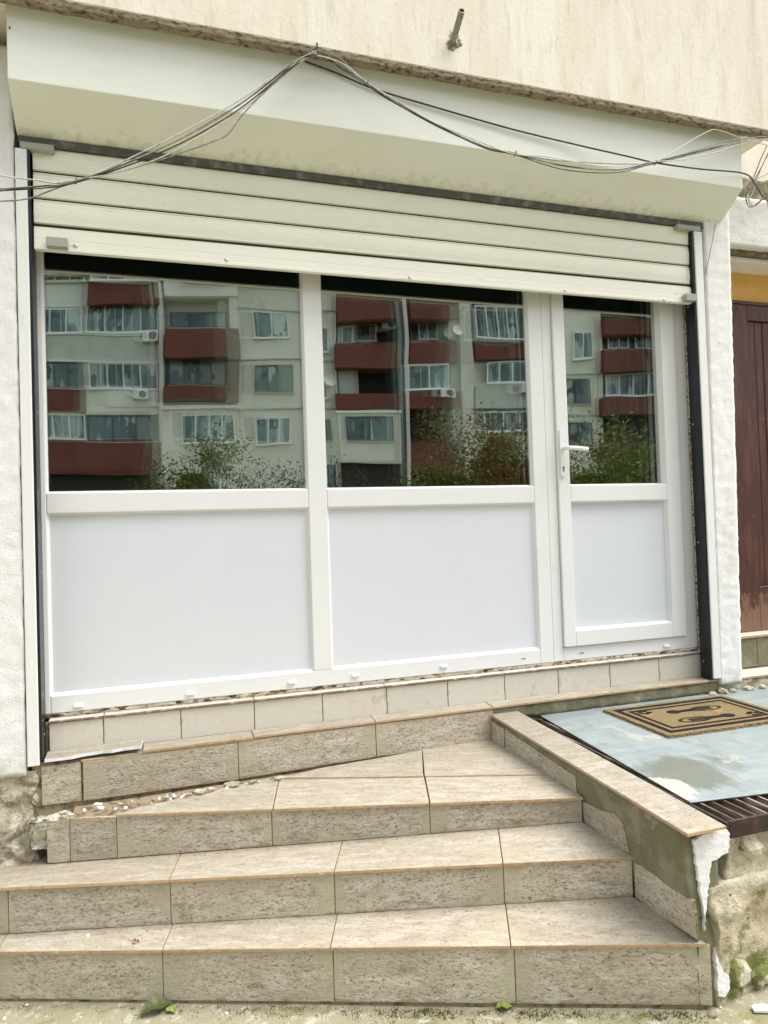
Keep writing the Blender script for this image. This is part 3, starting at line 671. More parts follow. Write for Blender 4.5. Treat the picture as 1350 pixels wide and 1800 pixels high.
# ---------------------------------------------------------------- entrance steps (set slightly askew to the wall, sloping with the street)
st = thing('entrance_steps', 'beige travertine-look tiled steps leading up to the shop ledge', 'steps', (0.5, -0.7, 0.0))
def lerp(a, b, t): return a + (b - a) * t
def edge_pt(e, px):                                        # e: ((px,py,z),(px,py,z)) front edge of a tread
    (x0, y0, za), (x1, y1, zb) = e; t = (px - x0) / (x1 - x0)
    return onZ(px, lerp(y0, y1, t), lerp(za, zb, t))
E1 = ((0, 1673, 0.165), (1240, 1659, 0.225)); E2 = ((5, 1560, 0.320), (1112, 1507, 0.370)); E3 = ((205, 1432, 0.458), (1018, 1402, 0.479))
B1 = ((5, 1761), (1255, 1773)); B2 = ((5, 1646), (1115, 1580)); B3 = ((122, 1518), (1025, 1448))      # riser feet
def foot(e, bl, px):
    a, b = edge_pt(e, e[0][0]), edge_pt(e, e[1][0])
    y = lerp(bl[0][1], bl[1][1], (px - bl[0][0]) / (bl[1][0] - bl[0][0]))
    return onV(px, y, a, b)
def seam_top(e, px): return edge_pt(e, px)
TT = 0.010
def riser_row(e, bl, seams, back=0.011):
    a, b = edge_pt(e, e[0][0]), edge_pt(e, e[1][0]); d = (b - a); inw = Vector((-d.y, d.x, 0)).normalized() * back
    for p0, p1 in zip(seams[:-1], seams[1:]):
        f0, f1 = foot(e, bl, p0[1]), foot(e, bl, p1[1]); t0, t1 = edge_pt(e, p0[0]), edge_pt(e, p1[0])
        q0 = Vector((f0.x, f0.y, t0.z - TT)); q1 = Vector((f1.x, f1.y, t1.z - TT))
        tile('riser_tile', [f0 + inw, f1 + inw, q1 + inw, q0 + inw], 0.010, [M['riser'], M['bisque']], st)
def tread_row(e, back_e, back_b, seams, extra=0.02):
    for p0, p1 in zip(seams[:-1], seams[1:]):
        f0, f1 = edge_pt(e, p0[0]), edge_pt(e, p1[0])
        b0, b1 = foot(back_e, back_b, p0[1]), foot(back_e, back_b, p1[1])
        d0 = (b0 - f0).normalized() * extra; d1 = (b1 - f1).normalized() * extra
        tile('tread_tile', [f0, f1, b1 + d1, b0 + d0], TT, [M['tread'], M['bisque']], st)
# step 1
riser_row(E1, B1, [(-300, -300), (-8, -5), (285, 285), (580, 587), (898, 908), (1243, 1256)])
tread_row(E1, E2, B2, [(-300, -270), (-8, 10), (285, 302), (580, 592), (898, 889), (1243, 1119)])
# step 2
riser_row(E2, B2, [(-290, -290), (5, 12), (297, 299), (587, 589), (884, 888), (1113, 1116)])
tread_row(E2, E3, B3, [(-290, -230), (2, 60), (297, 317), (587, 601), (884, 876), (1116, 1030)])
# step 3 : front row of treads, back row, and the worn left end
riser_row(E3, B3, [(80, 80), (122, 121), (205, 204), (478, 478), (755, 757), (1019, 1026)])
def t3(px, py, dz=0.0):
    t = (px - 205) / (1018 - 205); return onZ(px, py, lerp(0.458, 0.479, t) + dz)
tile('tread_tile', [edge_pt(E3, 247), edge_pt(E3, 479), t3(491, 1366), t3(440, 1374), t3(330, 1400)], TT, [M['tread'], M['bisque']], st)
tile('tread_tile', [edge_pt(E3, 203), edge_pt(E3, 246.5), t3(328, 1400), t3(250, 1417)], TT, [M['tread'], M['bisque']], st)
tile('tread_tile', [edge_pt(E3, 479.5), edge_pt(E3, 755), t3(744, 1358), t3(492, 1363)], TT, [M['tread'], M['bisque']], st)
tile('tread_tile', [edge_pt(E3, 756), edge_pt(E3, 1026), t3(972, 1356), t3(746, 1358)], TT, [M['tread'], M['bisque']], st)
tile('tread_tile', [t3(498, 1367, .007), t3(744, 1364, .007), t3(742, 1318, .009), t3(655, 1334, .009), t3(560, 1350, .008)], TT, [M['tread'], M['bisque']], st)
tile('tread_tile', [t3(746, 1364, .006), t3(985, 1360, .006), t3(880, 1296, .008), t3(742, 1317, .008)], TT, [M['tread'], M['bisque']], st)
# cores
def step_core(name, pts, zt, zb=-0.1):
    mb = MB(); n = len(pts)
    mb.add([(p.x, p.y, zb) for p in pts] + [(p.x, p.y, p.z - zt) for p in pts],
           [tuple(range(n - 1, -1, -1)), tuple(range(n, 2*n))] + [(i, (i+1) % n, n + (i+1) % n, n + i) for i in range(n)])
    return mb.build(name, M['core'], st)
def inset_pt(p, q, r=0.020):
    d = (q - p); d.z = 0; return p + d.normalized() * r
for e, lft, rgt in ((E1, -300, 1243), (E2, -290, 1113), (E3, 122, 1019)):
    a, b = edge_pt(e, lft), edge_pt(e, rgt); d = b - a; inw = Vector((-d.y, d.x, 0)).normalized() * 0.016
    a2, b2 = a + inw, b + inw
    if e is E3: pts = [a2, b2, Vector((1.50, -0.09, b2.z)), Vector((a2.x, -0.09, a2.z))]
    else:
        ne, nb = (E2, B2) if e is E1 else (E3, B3); fl, f_r = foot(ne, nb, lft + 40), foot(ne, nb, ne[1][0]); dl = (fl - a2) * 0.06; dr = (f_r - b2) * 0.06
        pts = [a2, b2, f_r + dr, Vector((f_r.x, -0.085, f_r.z)), Vector((fl.x, -0.085, fl.z)), fl + dl]
    step_core('step_core', pts, 0.0125)
rough_box('mortar_bed', M['rubble'], st, -0.47, 0.42, -0.30, -0.09, 0.34, 0.440, 0.010, 0.013, 30, seed=21, keep_back=False,
          taper=lambda p: (p.x, p.y if p.y > -0.1 else max(p.y, -0.13 - 0.26 * (p.x + 0.47)), p.z - 0.03 * max(0, 0.1 - p.x)))

# ---------------------------------------------------------------- cheek wall beside the steps
ck = thing('cheek_wall', 'low cheek wall with tiled cap between the steps and the metal platform', 'low wall', (1.52, -0.7, 0))
def face_x(y, z):                                          # the wall leans a little towards the steps at its top
    t = (-0.10 - y) / 1.235; b = 1.440 + 0.042 * t; tp = 1.447 - 0.016 * t
    return b + (tp - b) * max(0, min(1, (z - 0.20) / 0.38))
def inn(px, py):
    d = ray(px, py); X = 1.45
    for _ in range(8):
        p = CAM + d * ((X - CAM.x) / d.x); X = face_x(p.y, p.z)
    return p
def cheek(p):
    t = (-0.10 - p.y) / 1.235; f = (p.x - 1.44) / 0.15; x0 = face_x(p.y, p.z)
    return (lerp(x0, 1.590 - 0.02 * t, f), p.y, p.z - (0.022 * t if p.z > 0.3 else 0))
rough_box('mortar_face', M['mortar'], ck, 1.440, 1.590, -1.335, -0.085, -0.03, 0.582, 0.018, 0.0035, 20, seed=30, taper=cheek, keep_back=False)
def capz(y): return 0.600 - 0.030 * ((-0.10 - y) / 1.235)
def cpt(x, y, dz=0.0): return Vector((x - 0.016 * ((-0.10 - y) / 1.235), y, capz(y) + dz))
for y0, y1 in ((-0.108, -0.215), (-0.216, -0.80), (-0.801, -1.385)):
    tile('cap_tile', [cpt(1.438, y1), cpt(1.580, y1), cpt(1.580, y0), cpt(1.438, y0)], 0.010, [M['cap'], M['bisque']], ck)
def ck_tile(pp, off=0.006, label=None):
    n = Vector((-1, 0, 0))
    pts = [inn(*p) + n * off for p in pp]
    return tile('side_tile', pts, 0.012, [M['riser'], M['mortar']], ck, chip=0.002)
ck_tile([(890, 1316), (1017, 1399), (1014, 1364), (889, 1281)])
ck_tile([(866, 1303), (889, 1316), (888, 1281), (866, 1267)])
ck_tile([(1026, 1449), (1109, 1502), (1098, 1448), (1082, 1428), (1060, 1424), (1026, 1407)])
ck_tile([(1118, 1581), (1228, 1652), (1221, 1584), (1190, 1566), (1150, 1535), (1117, 1514)])
# white painted patch on the end of the cheek wall
wp = [(1220, 1478), (1232, 1470), (1275, 1456), (1284, 1466), (1281, 1499), (1251, 1515), (1248, 1545), (1243, 1590), (1240, 1637), (1237, 1600), (1232, 1575), (1226, 1530)]
tile('white_plaster', [onY(x, y, -1.348) for x, y in wp][::-1], 0.010, [M['white_plaster'], M['white_plaster']], ck, inset=0, bevel=0.0012, chip=0.0032)
wp = [(1258, 1668), (1264, 1690), (1272, 1708), (1282, 1716), (1284, 1738), (1276, 1752), (1263, 1752), (1262, 1720)]
tile('white_plaster', [onY(x, y, -1.350) for x, y in wp][::-1], 0.03, [M['white_plaster'], M['white_plaster']], ck, inset=0, bevel=0.004, chip=0.0025)

# ---------------------------------------------------------------- platform: stone base, grate, plate, mat
gb = onZ(1264, 1762, 0.03); g2 = onZ(1350, 1700, 0.03)
fw = thing('retaining_wall', 'crumbling mossy stone base beneath the metal platform', 'wall', (1.9, -1.0, 0))
ang = math.atan2(g2.y - gb.y, g2.x - gb.x)
Mx = Matrix.Translation((1.53, -1.345, 0)) @ Matrix.Rotation(0.10, 4, 'Z')
rough_box('stone_face', M['block'], fw, 0.015, 1.9, 0.0, 0.30, -0.05, 0.375, 0.013, 0.020, 8, seed=33, matrix=Mx, keep_back=False)
rough_box('stone_face', M['block'], fw, 0.088, 1.9, 0.012, 0.30, 0.33, 0.500, 0.013, 0.017, 9, seed=35, matrix=Mx, keep_back=False)
random.seed(5)
def stone_mesh(r, seed, flat=0.7):
    bm = bmesh.new(); bmesh.ops.create_icosphere(bm, subdivisions=2, radius=1.0)
    for v in bm.verts:
        k = 1 + 0.35 * fr(v.co.x * 1.3, v.co.y * 1.3, v.co.z * 1.3, seed, 3)
        v.co = Vector((v.co.x * r, v.co.y * r * 0.7, v.co.z * r * flat)) * k
    me = bpy.data.meshes.new('stone'); bm.to_mesh(me); bm.free(); return me
for i, (lx_, lz_, r) in enumerate(((0.19, 0.455, 0.05), (0.10, 0.10, 0.06), (0.20, 0.07, 0.055), (0.55, 0.20, 0.10), (0.75, 0.42, 0.08))):
    me = stone_mesh(r, i, 0.8); me.materials.append(M['block'])
    link('stone', me, fw, Mx @ Matrix.Translation((lx_, 0.022, lz_)) @ Matrix.Rotation(i * 0.7, 4, 'Y'))
gr = thing('floor_grate', 'rusty iron floor grate showing around the blue-grey metal plate', 'grate', (2.2, -0.7, 0.53))
GZ = 0.556
GX0, GX1, GY0, GY1 = 1.598, 3.6, -1.345, -0.120
MB().box(GX0, GX0 + 0.012, GY0, GY1, GZ - 0.045, GZ).box(GX0 + 0.0125, GX1, GY0, GY0 + 0.010, GZ - 0.05, GZ + 0.002).box(GX0 + 0.0125, GX1, GY1 - 0.010, GY1, GZ - 0.045, GZ).build('grate_frame', M['rust'], gr, bevel=0.0015)
k = 0
bm_ = MB().box(0, 0.007, GY0 + 0.0105, GY1 - 0.0105, GZ - 0.032, GZ - 0.001).mesh('grate_bar', M['bar'], 0.0012)
x = GX0 + 0.040
while x < GX1 - 0.02:
    link('grate_bar', bm_, gr, Matrix.Translation((x, 0, 0))); x += 0.042
for y in (-1.0, -0.62, -0.25): MB().box(GX0 + 0.013, GX1, y, y + 0.006, GZ - 0.045, GZ - 0.0325).build('cross_bar', M['rust'], gr)
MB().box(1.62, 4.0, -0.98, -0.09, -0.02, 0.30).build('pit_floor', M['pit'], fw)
pz = GZ + 0.006
pp = [onZ(x, y, pz) for x, y in ((947, 1256), (1075, 1330), (1214, 1410), (1350, 1394))]
dirx = (pp[3] - pp[2]).normalized()
far = pp[2] + dirx * 1.45
pl = MB()
outline = [pp[0], pp[1], pp[2], pp[2].lerp(far, 0.3) + Vector((0, 0.004, 0)), far, far + Vector((0.05, 1.02, 0)), pp[0] + Vector((1.6, -0.02, 0)), pp[0] + Vector((0.5, 0.004, 0))]
n = len(outline)
pl.add([(p.x, p.y, pz) for p in outline] + [(p.x, p.y, pz - 0.004) for p in outline], [tuple(range(n)), tuple(range(2*n - 1, n - 1, -1))] + [(i, n + i, n + (i+1) % n, (i+1) % n) for i in range(n)])
tag(pl.build('metal_plate', M['plate'], bevel=0.0008), 'worn blue-grey metal sheet lying on the iron grate beside the steps', 'metal plate')
# doormat
mz = pz + 0.0005
mc = [onZ(1045, 1237, mz + .012), onZ(1177, 1293, mz + .012), onZ(1255, 1216, mz + .012)]
mo = mc[1]; ux = (onZ(1350, 1268, mz + .012) - mc[1]); ux.z = 0; ux.normalize(); uy = Vector((-ux.y, ux.x, 0))
MW, MH = 0.69, 0.455
dm = thing('doormat', 'coir doormat with dark border and shoe print pattern on the metal plate', 'doormat', (mo.x, mo.y, mz), rotz=math.atan2(ux.y, ux.x))
MM = world(dm)
mt = MB(); pts = []
for (a, b, n_) in (((0, 0), (MW, 0), 60), ((MW, 0), (MW, MH), 40), ((MW, MH), (0, MH), 60), ((0, MH), (0, 0), 40)):
    for i in range(n_):
        t = i / n_; pts.append((lerp(a[0], b[0], t) + random.uniform(-.005, .005), lerp(a[1], b[1], t) + random.uniform(-.005, .005)))
mt.prism(pts, 'z', 0.0, 0.011); mt.build('mat_base', M['coir'], dm, matrix=MM)
fg = MB()
for i in range(900):
    t = random.random() * 2 * (MW + MH)
    if t < MW: p, d = (t, 0), (0, -1)
    elif t < MW + MH: p, d = (MW, t - MW), (1, 0)
    elif t < 2*MW + MH: p, d = (t - MW - MH, MH), (0, 1)
    else: p, d = (0, t - 2*MW - MH), (-1, 0)
    L_ = random.uniform(0.006, 0.017); s = random.uniform(-.006, .006); h = random.uniform(0.001, 0.010); wd = 0.0012
    fg.add([(p[0] - wd*abs(d[1]), p[1] - wd*abs(d[0]), h), (p[0] + wd*abs(d[1]), p[1] + wd*abs(d[0]), h), (p[0] + d[0]*L_ + s*abs(d[1]), p[1] + d[1]*L_ + s*abs(d[0]), 0.001)], [(0, 1, 2)])
fo = fg.build('fringe', M['coir'], dm, matrix=MM); fo['kind'] = 'stuff'
def band(inset, wd):
    b = MB(); a = inset; z0, z1 = 0.0108, 0.0128
    b.box(a, MW - a, a, a + wd, z0, z1).box(a, MW - a, MH - a - wd, MH - a, z0, z1).box(a, a + wd, a + wd, MH - a - wd, z0, z1).box(MW - a - wd, MW - a, a + wd, MH - a - wd, z0, z1)
    return b.build('border', M['coirblack'], dm, matrix=MM)
band(0.030, 0.024); band(0.078, 0.015)
def flat(b, poly, z0=0.0108, z1=0.0126): b.prism(poly, 'z', z0, z1)
def sole(cx, cy, a, s):                                    # shoe sole: outlined forefoot, ribbed middle, solid heel
    b = MB(); ca, sa = math.cos(a), math.sin(a)
    T = lambda x, y: (cx + (x * ca - y * sa) * s, cy + (x * sa + y * ca) * s)
    N_ = 28
    for i in range(N_):
        if 12 <= i <= 15: continue
        a0, a1 = 2*math.pi*i/N_, 2*math.pi*(i+1)/N_
        q = lambda an, k: T(0.055 + 0.085*k*math.cos(an), 0.036*k*math.sin(an))
        flat(b, [q(a0, 1), q(a1, 1), q(a1, 0.80), q(a0, 0.80)][::-1])
    for k in range(4): 
        y = -0.018 + 0.012 * k; flat(b, [T(0.0, y), T(0.085, y * 0.8), T(0.085, y * 0.8 + 0.004), T(0.0, y + 0.004)])
    flat(b, [T(-0.10, -0.014), T(0.0, -0.020), T(0.0, 0.016), T(-0.10, 0.012)])
    hp = [T(-0.125 + 0.036*math.cos(2*math.pi*i/16), 0.026*math.sin(2*math.pi*i/16)) for i in range(16)]; flat(b, hp, 0.0108, 0.0129)
    return b.build('shoe_print', M['coirblack'], dm, matrix=MM)
sole(0.315, 0.150, math.radians(178), 0.98); sole(0.385, 0.285, math.radians(-2), 0.98)
for cx, cy, a in ((0.135, 0.335, 2.2), (0.565, 0.125, -0.9)):
    b = MB()
    for k in range(5):
        px, py = cx + 0.022 * math.cos(a + k * 1.25), cy + 0.022 * math.sin(a + k * 1.25)
        flat(b, [(px + 0.017 * math.cos(t * 0.785), py + 0.009 * math.sin(t * 0.785)) for t in range(8)])
    b.build('corner_ornament', M['coirblack'], dm, matrix=MM)

# rubble where the ledge meets the neighbour
random.seed(11)
def rock(name, p, r, seed, mt_, label, group, cat='stone', flat=0.6):
    me = stone_mesh(r, seed, flat); me.materials.append(mt_)
    o = link(name, me, None, Matrix.Translation(p) @ Matrix.Rotation(seed * 1.3, 4, 'Z'))
    return tag(o, label, cat, group)
for i, (px, py, r) in enumerate(((1270, 1207, 0.030), (1252, 1212, 0.020), (1288, 1203, 0.022), (1315, 1202, 0.026), (1340, 1200, 0.024))):
    p = onY(px, py, -0.125); p.z = GZ + r * 0.5
    rock('stone', p, r, 40 + i, M['rubble'], ('largest mortar lump at the foot of the right white pier', 'small mortar lump left of the right pier by the guide rail', 'mortar lump directly under the right white pier', 'mortar lump just right of the white pier foot', 'mortar lump below the step of the brown door')[i], 'mortar lumps at the right pier')

# ---------------------------------------------------------------- left foundation
lf = thing('stone_foundation', 'crumbling cream stone foundation under the left white pier', 'wall', (-0.7, -0.05, 0.2))
rough_box('stone_face', M['rubble'], lf, -1.5, -0.455, -0.098, 0.1, 0.20, 0.600, 0.008, 0.021, 15, seed=50, keep_back=False)
for i, (px, py, r) in enumerate(((25, 1455, 0.050), (62, 1400, 0.03), (15, 1395, 0.040), (48, 1505, 0.045), (8, 1525, 0.04), (-30, 1430, 0.06), (-40, 1500, 0.06))):
    me = stone_mesh(r, 60 + i, 0.8); me.materials.append(M['rubble'])
    link('stone', me, lf, Matrix.Translation(onY(px, py, -0.075)) @ Matrix.Rotation(i, 4, 'Y'))
# shards in the gap between ledge riser and upper tread
random.seed(3)
for i, (px, py, sz) in enumerate(((172, 1414, 0.020), (178, 1420, 0.016), (113, 1428, 0.022), (123, 1432, 0.016), (350, 1391, 0.034), (372, 1387, 0.022), (408, 1378, 0.040), (330, 1396, 0.015), (292, 1402, 0.014), (490, 1367, 0.020), (445, 1373, 0.018), (212, 1413, 0.016), (95, 1440, 0.025))):
    p = t3(px, py, 0.012); b = MB(); k = random.choice((4, 5))
    poly = [(sz * random.uniform(.6, 1.2) * math.cos(2*math.pi*j/k + .4), sz * 0.45 * random.uniform(.6, 1.2) * math.sin(2*math.pi*j/k + .4)) for j in range(k)]
    b.prism(poly, 'z', -0.006, 0.004)
    Mt = Matrix.Translation(p) @ Matrix.Rotation(random.uniform(-.5, .5), 4, 'Z') @ Matrix.Rotation(random.uniform(0.2, 0.9), 4, 'X') @ Matrix.Rotation(random.uniform(-.3, .3), 4, 'Y')
    o = b.build('tile_shard', M['white_plaster'] if i in (0, 1) else M['rubble'], None, bevel=0.001, matrix=Mt)
    tag(o, ('taller white broken plaster shard in the gap under the ledge', 'smaller white plaster shard lying in front of the taller one')[i] if i in (0, 1) else ('', '', 'small cream lump at the far left end of the gap under the ledge', 'rounded cream lump just left of the white plaster shard', 'long cream tile sliver in the middle of the gap under the ledge', 'stubby cream sliver right of the long sliver in the gap', 'largest cream tile fragment near the right end of the gap', 'tiny cream chip left of the long sliver in the gap', 'tiny cream chip between the white shard and the long sliver', 'cream fragment at the right tip of the gap under the ledge', 'small cream chip just left of the right tip of the gap', 'cream chip right beside the white plaster shards', 'cream lump on top of the leftmost narrow riser tile')[i], 'rubble', 'fragments in the gap under the ledge')

random.seed(9)
for i in range(34):
    q_ = random.random(); px_ = lerp(92, 500, q_); py_ = lerp(1436, 1364, q_) + random.uniform(-3, 9) * (1 - 0.6 * q_); sz = random.uniform(0.005, 0.016)
    p = t3(px_, py_, 0.0); b = MB(); k = random.choice((4, 5))
    b.prism([(sz * random.uniform(.5, 1.2) * math.cos(2*math.pi*j/k), sz * random.uniform(.3, .8) * math.sin(2*math.pi*j/k)) for j in range(k)], 'z', -0.004, random.uniform(0.002, 0.007))
    b.build('mortar_chip', M[random.choice(('rubble', 'rubble', 'mortar', 'white_plaster'))], st, bevel=0.0008, matrix=Matrix.Translation(p) @ Matrix.Rotation(random.uniform(0, 6), 4, 'Z') @ Matrix.Rotation(random.uniform(-.9, .9), 4, 'X'))

# ---------------------------------------------------------------- neighbour's brown door
nd = thing('wooden_door', 'worn brown wooden door with ochre panel above, right of the white pier', 'door', (3.3, 0.12, 0.81))
DY = 0.10
dz0, dz1 = 0.818, 2.69
MB().box(2.98, 3.262, DY, DY + 0.05, dz0, dz1).build('door_stile', M['brown'], nd, bevel=0.003)
MB().box(3.2625, 3.9, DY + 0.001, DY + 0.05, 2.60, dz1).build('top_rail', M['brown'], nd, bevel=0.003)
MB().box(3.2625, 3.9, DY + 0.001, DY + 0.05, dz0, 1.07).build('bottom_rail', M['brown'], nd, bevel=0.003)
x = 3.2630
for i in range(7):
    MB().box(x, x + 0.058, DY + 0.014 + 0.002 * (i % 2), DY + 0.05, 1.071, 2.599).build('plank', M['brown'], nd, bevel=0.004); x += 0.060
MB().box(2.96, 3.9, DY - 0.005, DY + 0.05, dz1 + 0.001, dz1 + 0.02).build('transom_bar', M['brown'], nd, bevel=0.002)
MB().box(2.96, 3.9, DY + 0.02, DY + 0.05, dz1 + 0.0205, 2.98).build('transom_panel', M['orange'], nd)
ds = thing('door_step', 'cement step with tiled face below the brown door', 'step', (3.3, 0.0, 0.55))
rough_box('step_block', M['mortar'], ds, 2.90, 4.0, 0.03, 0.20, 0.56, 0.800, 0.02, 0.003, 20, seed=70)
tile('step_tile', [(2.9, 0.012, 0.815), (3.9, 0.012, 0.815), (3.9, 0.20, 0.817), (2.9, 0.20, 0.817)], 0.014, [M['sill'], M['bisque']], ds)
for a, b in ((2.90, 3.145), (3.146, 3.45)):
    tile('face_tile', [(a, 0.022, 0.64), (b, 0.022, 0.64), (b, 0.022, 0.798), (a, 0.022, 0.798)], 0.01, [M['mortar'], M['bisque']], ds)
tile('step_tile', [(2.9, -0.10, 0.625), (4.0, -0.10, 0.625), (4.0, 0.03, 0.632), (2.9, 0.03, 0.632)], 0.012, [M['sill'], M['bisque']], ds)
rough_box('step_base', M['rubble'], ds, 2.76, 4.0, -0.09, 0.03, 0.30, 0.610, 0.015, 0.010, 25, seed=72)

# ---------------------------------------------------------------- pipe in the upper wall
pb_, pt_ = onY(796, 74, SY), onY(812, 18, SY - 0.135)
pi_ = thing('pipe', 'short grey metal pipe stub sticking out of the beige upper wall', 'pipe', tuple(pb_))
d = (pt_ - pb_)
t_ = MB(); 
n = 16; a1 = d.normalized().cross(Vector((1, 0, 0))).normalized(); a2 = d.normalized().cross(a1)
rings = [(-0.05, 0.0135), (1.0, 0.0135), (1.0, 0.0112), (0.35, 0.0112)]
for tt, rr in rings:
    c = pb_ + d * tt
    for j in range(n): t_.v.append(tuple(c + a1 * rr * math.cos(2*math.pi*j/n) + a2 * rr * math.sin(2*math.pi*j/n)))
for k in range(3):
    for j in range(n): t_.f.append((k*n + j, k*n + (j+1) % n, (k+1)*n + (j+1) % n, (k+1)*n + j)); t_.m.append(0)
t_.f.append(tuple(3*n + j for j in range(n))); t_.m.append(0)
t_.build('pipe_tube', M['pipe'], pi_)
for i, (ox, oz, r) in enumerate(((0.018, -0.012, 0.016), (-0.004, -0.030, 0.013), (0.036, -0.004, 0.013), (0.028, 0.010, 0.010))):
    me = stone_mesh(r, 80 + i, 0.9); me.materials.append(M['soot'])
    link('broken_mortar', me, pi_, Matrix.Translation(pb_ + Vector((ox, 0.004, oz))))

# ---------------------------------------------------------------- cables
def cable(par, mt_, pix, Y, r, wob=0.0):
    pts = []
    for i, p in enumerate(pix):
        yy = p[2] if len(p) > 2 else Y
        q = onY(p[0], p[1], yy); pts.append(q + Vector((0, random.uniform(-wob, wob), random.uniform(-wob, wob) * 0.5)))
    return MB().tube(spline(pts, 9), r, 7).build('cable', M[mt_], par, smooth=True)
CY = -0.365
random.seed(21)
cl = thing('cable_bundle', 'bundle of grey cables sagging left from the nail across the shutter box', 'cables', tuple(onY(300, 250, CY)))
NAIL = (556, 92, SY - 0.012)
cable(cl, 'cable_pale', [(-60, 300), (0, 308), (60, 318), (133, 317), (270, 257), (400, 190), (500, 122), NAIL], CY, 0.0027, .007)
cable(cl, 'cable_grey', [(-60, 334), (0, 331), (60, 327), (133, 319), (290, 256), (415, 186), (510, 116), NAIL], CY - .006, 0.0027, .007)
cable(cl, 'cable_black', [(-60, 346), (0, 336), (80, 326), (140, 317), (290, 263), (410, 199), (505, 124), (540, 99, SY - .012)], CY - .003, 0.0025, .007)
cable(cl, 'cable_grey', [(-60, 352), (0, 353), (50, 349), (92, 334), (150, 314), (215, 300), (315, 270), (372, 250), (400, 236), (428, 200), (470, 158), (536, 101, SY - .012)], CY + .004, 0.0025, .002)
cable(cl, 'cable_pale', [(100, 322), (140, 317), (205, 304), (290, 273), (365, 234), (405, 205), (445, 178), (515, 113), (545, 96, SY - .012)], CY + .002, 0.0022, .007)
cable(cl, 'cable_black', [(-60, 336), (0, 334), (90, 329), (133, 318), (230, 287), (330, 236), (440, 168), (520, 108), (545, 97, SY - .012)], CY, 0.0020, .007)
def tie(par, px, py, Y, rr=0.009):
    c = onY(px, py, Y); pts = [c + Vector((0.003 * math.sin(a), rr * math.cos(a), rr * math.sin(a))) for a in [i * math.pi / 6 for i in range(13)]]
    MB().tube(pts, 0.0014, 6).build('cable_tie', M['cable_black'], par, smooth=True)
tie(cl, 134, 318, CY, 0.012); tie(cl, 540, 99, SY - 0.014, 0.011)
cr = thing('cable_bundle', 'bundle of dark cables sagging right from the nail towards the building corner', 'cables', tuple(onY(900, 265, CY)))
R_ = [(541, 99), (556, 97), (575, 100), (600, 118), (640, 143), (680, 170), (760, 214), (850, 255), (906, 270), (990, 290), (1080, 298), (1150, 286), (1225, 270), (1300, 252), (1400, 240)]
def off(L, f): return [(p[0] + f(i)[0], p[1] + f(i)[1]) for i, p in enumerate(L)]
cable(cr, 'cable_grey', R_, CY, 0.0027, .007)
cable(cr, 'cable_black', off(R_, lambda i: (0, 3 if i in (5, 6, 7) else (-2 if i > 10 else 1))), CY + .006, 0.0025, .004)
cable(cr, 'cable_black', off(R_, lambda i: (0, (0, 0, 2, 3, 3, 2, 2, 3, 2, 8, 6, 1, -3, -3, 0)[i])), CY - .004, 0.0022, .004)
cable(cr, 'cable_pale', [(556, 97), (600, 112), (645, 144), (700, 178), (765, 216), (850, 252), (906, 271), (960, 276), (1030, 289), (1090, 293), (1150, 284), (1200, 281), (1260, 268), (1310, 252), (1400, 241)], CY - .006, 0.0022, .003)
cable(cr, 'cable_grey', [(541, 99, SY - .012), (549, 86, SY - .012), (560, 83, SY - .010), (580, 92, SY - .012), (598, 104, SY - .016), (620, 124), (645, 146), (690, 176), (760, 217), (850, 257), (906, 270), (985, 283), (1090, 288), (1148, 285), (1230, 262), (1290, 246), (1400, 236)], CY + .003, 0.0022, .002)
tie(cr, 906, 270, CY, 0.011); tie(cr, 1152, 286, CY, 0.011); tie(cr, 646, 145, CY, 0.010)
nl = MB().tube([onY(557, 72, SY + 0.01), onY(558, 84, SY - 0.022)], 0.0028, 8).build('nail', M['rust']); tag(nl, 'rusty nail in the beige wall edge holding up the cables', 'nail')
bk = MB().tube(spline([onY(*p) for p in ((536, 108, -0.284), (590, 128, -0.284), (660, 157, -0.284), (760, 187, -0.284), (900, 227, -0.284), (1020, 256, -0.292), (1100, 274, -0.33), (1152, 286, -0.355), (1230, 297, -0.33), (1308, 305, -0.29), (1328, 325, -0.20), (1345, 350, -0.12), (1380, 372, -0.11))], 10), 0.0038, 8).build('cable', M['cable_black'], smooth=True)
tag(bk, 'single thick black cable lying along the shutter box front', 'cable')
pc = MB().tube(spline([onY(*p) for p in ((1150, 286, -0.372), (1185, 266, -0.365), (1215, 247, -0.355), (1245, 231, SY - 0.012), (1256, 228, SY - 0.008), (1280, 234, SY - 0.01), (1315, 247, SY - 0.02), (1380, 262, -0.33))], 8), 0.0022, 7).build('cable', M['cable_pale'], smooth=True)
tag(pc, 'thin pale cable looping up to the wall edge above the right cables', 'cable')
tg = thing('cable_tangle', 'tangle of loose wires hanging at the right corner by the white lintel', 'cables', tuple(onY(1325, 330, -0.13)))
for k, (mt_, L_) in enumerate((
    ('cable_black', [(1349, 255), (1337, 280), (1325, 310), (1313, 330), (1311, 350), (1318, 363), (1330, 360), (1345, 347), (1370, 340)]),
    ('cable_black', [(1355, 258), (1340, 290), (1330, 310), (1318, 328), (1312, 342)]),
    ('cable_grey', [(1358, 265), (1342, 285), (1328, 318), (1314, 332), (1313, 344), (1322, 362), (1336, 352), (1344, 346)]),
    ('cable_pale', [(1333, 305), (1325, 335), (1318, 352), (1312, 374)]),
    ('cable_grey', [(1310, 328), (1318, 319), (1335, 312), (1360, 300)]),
    ('cable_pale', [(1312, 346), (1316, 344), (1318, 352), (1322, 360), (1327, 364)]),
    ('cable_grey', [(1342, 345), (1348, 352), (1352, 372), (1353, 395)]))):
    cable(tg, mt_, [(p[0], p[1]) for p in L_], -0.135 - 0.004 * k, 0.0026 if k < 3 else 0.0020, 0.003)
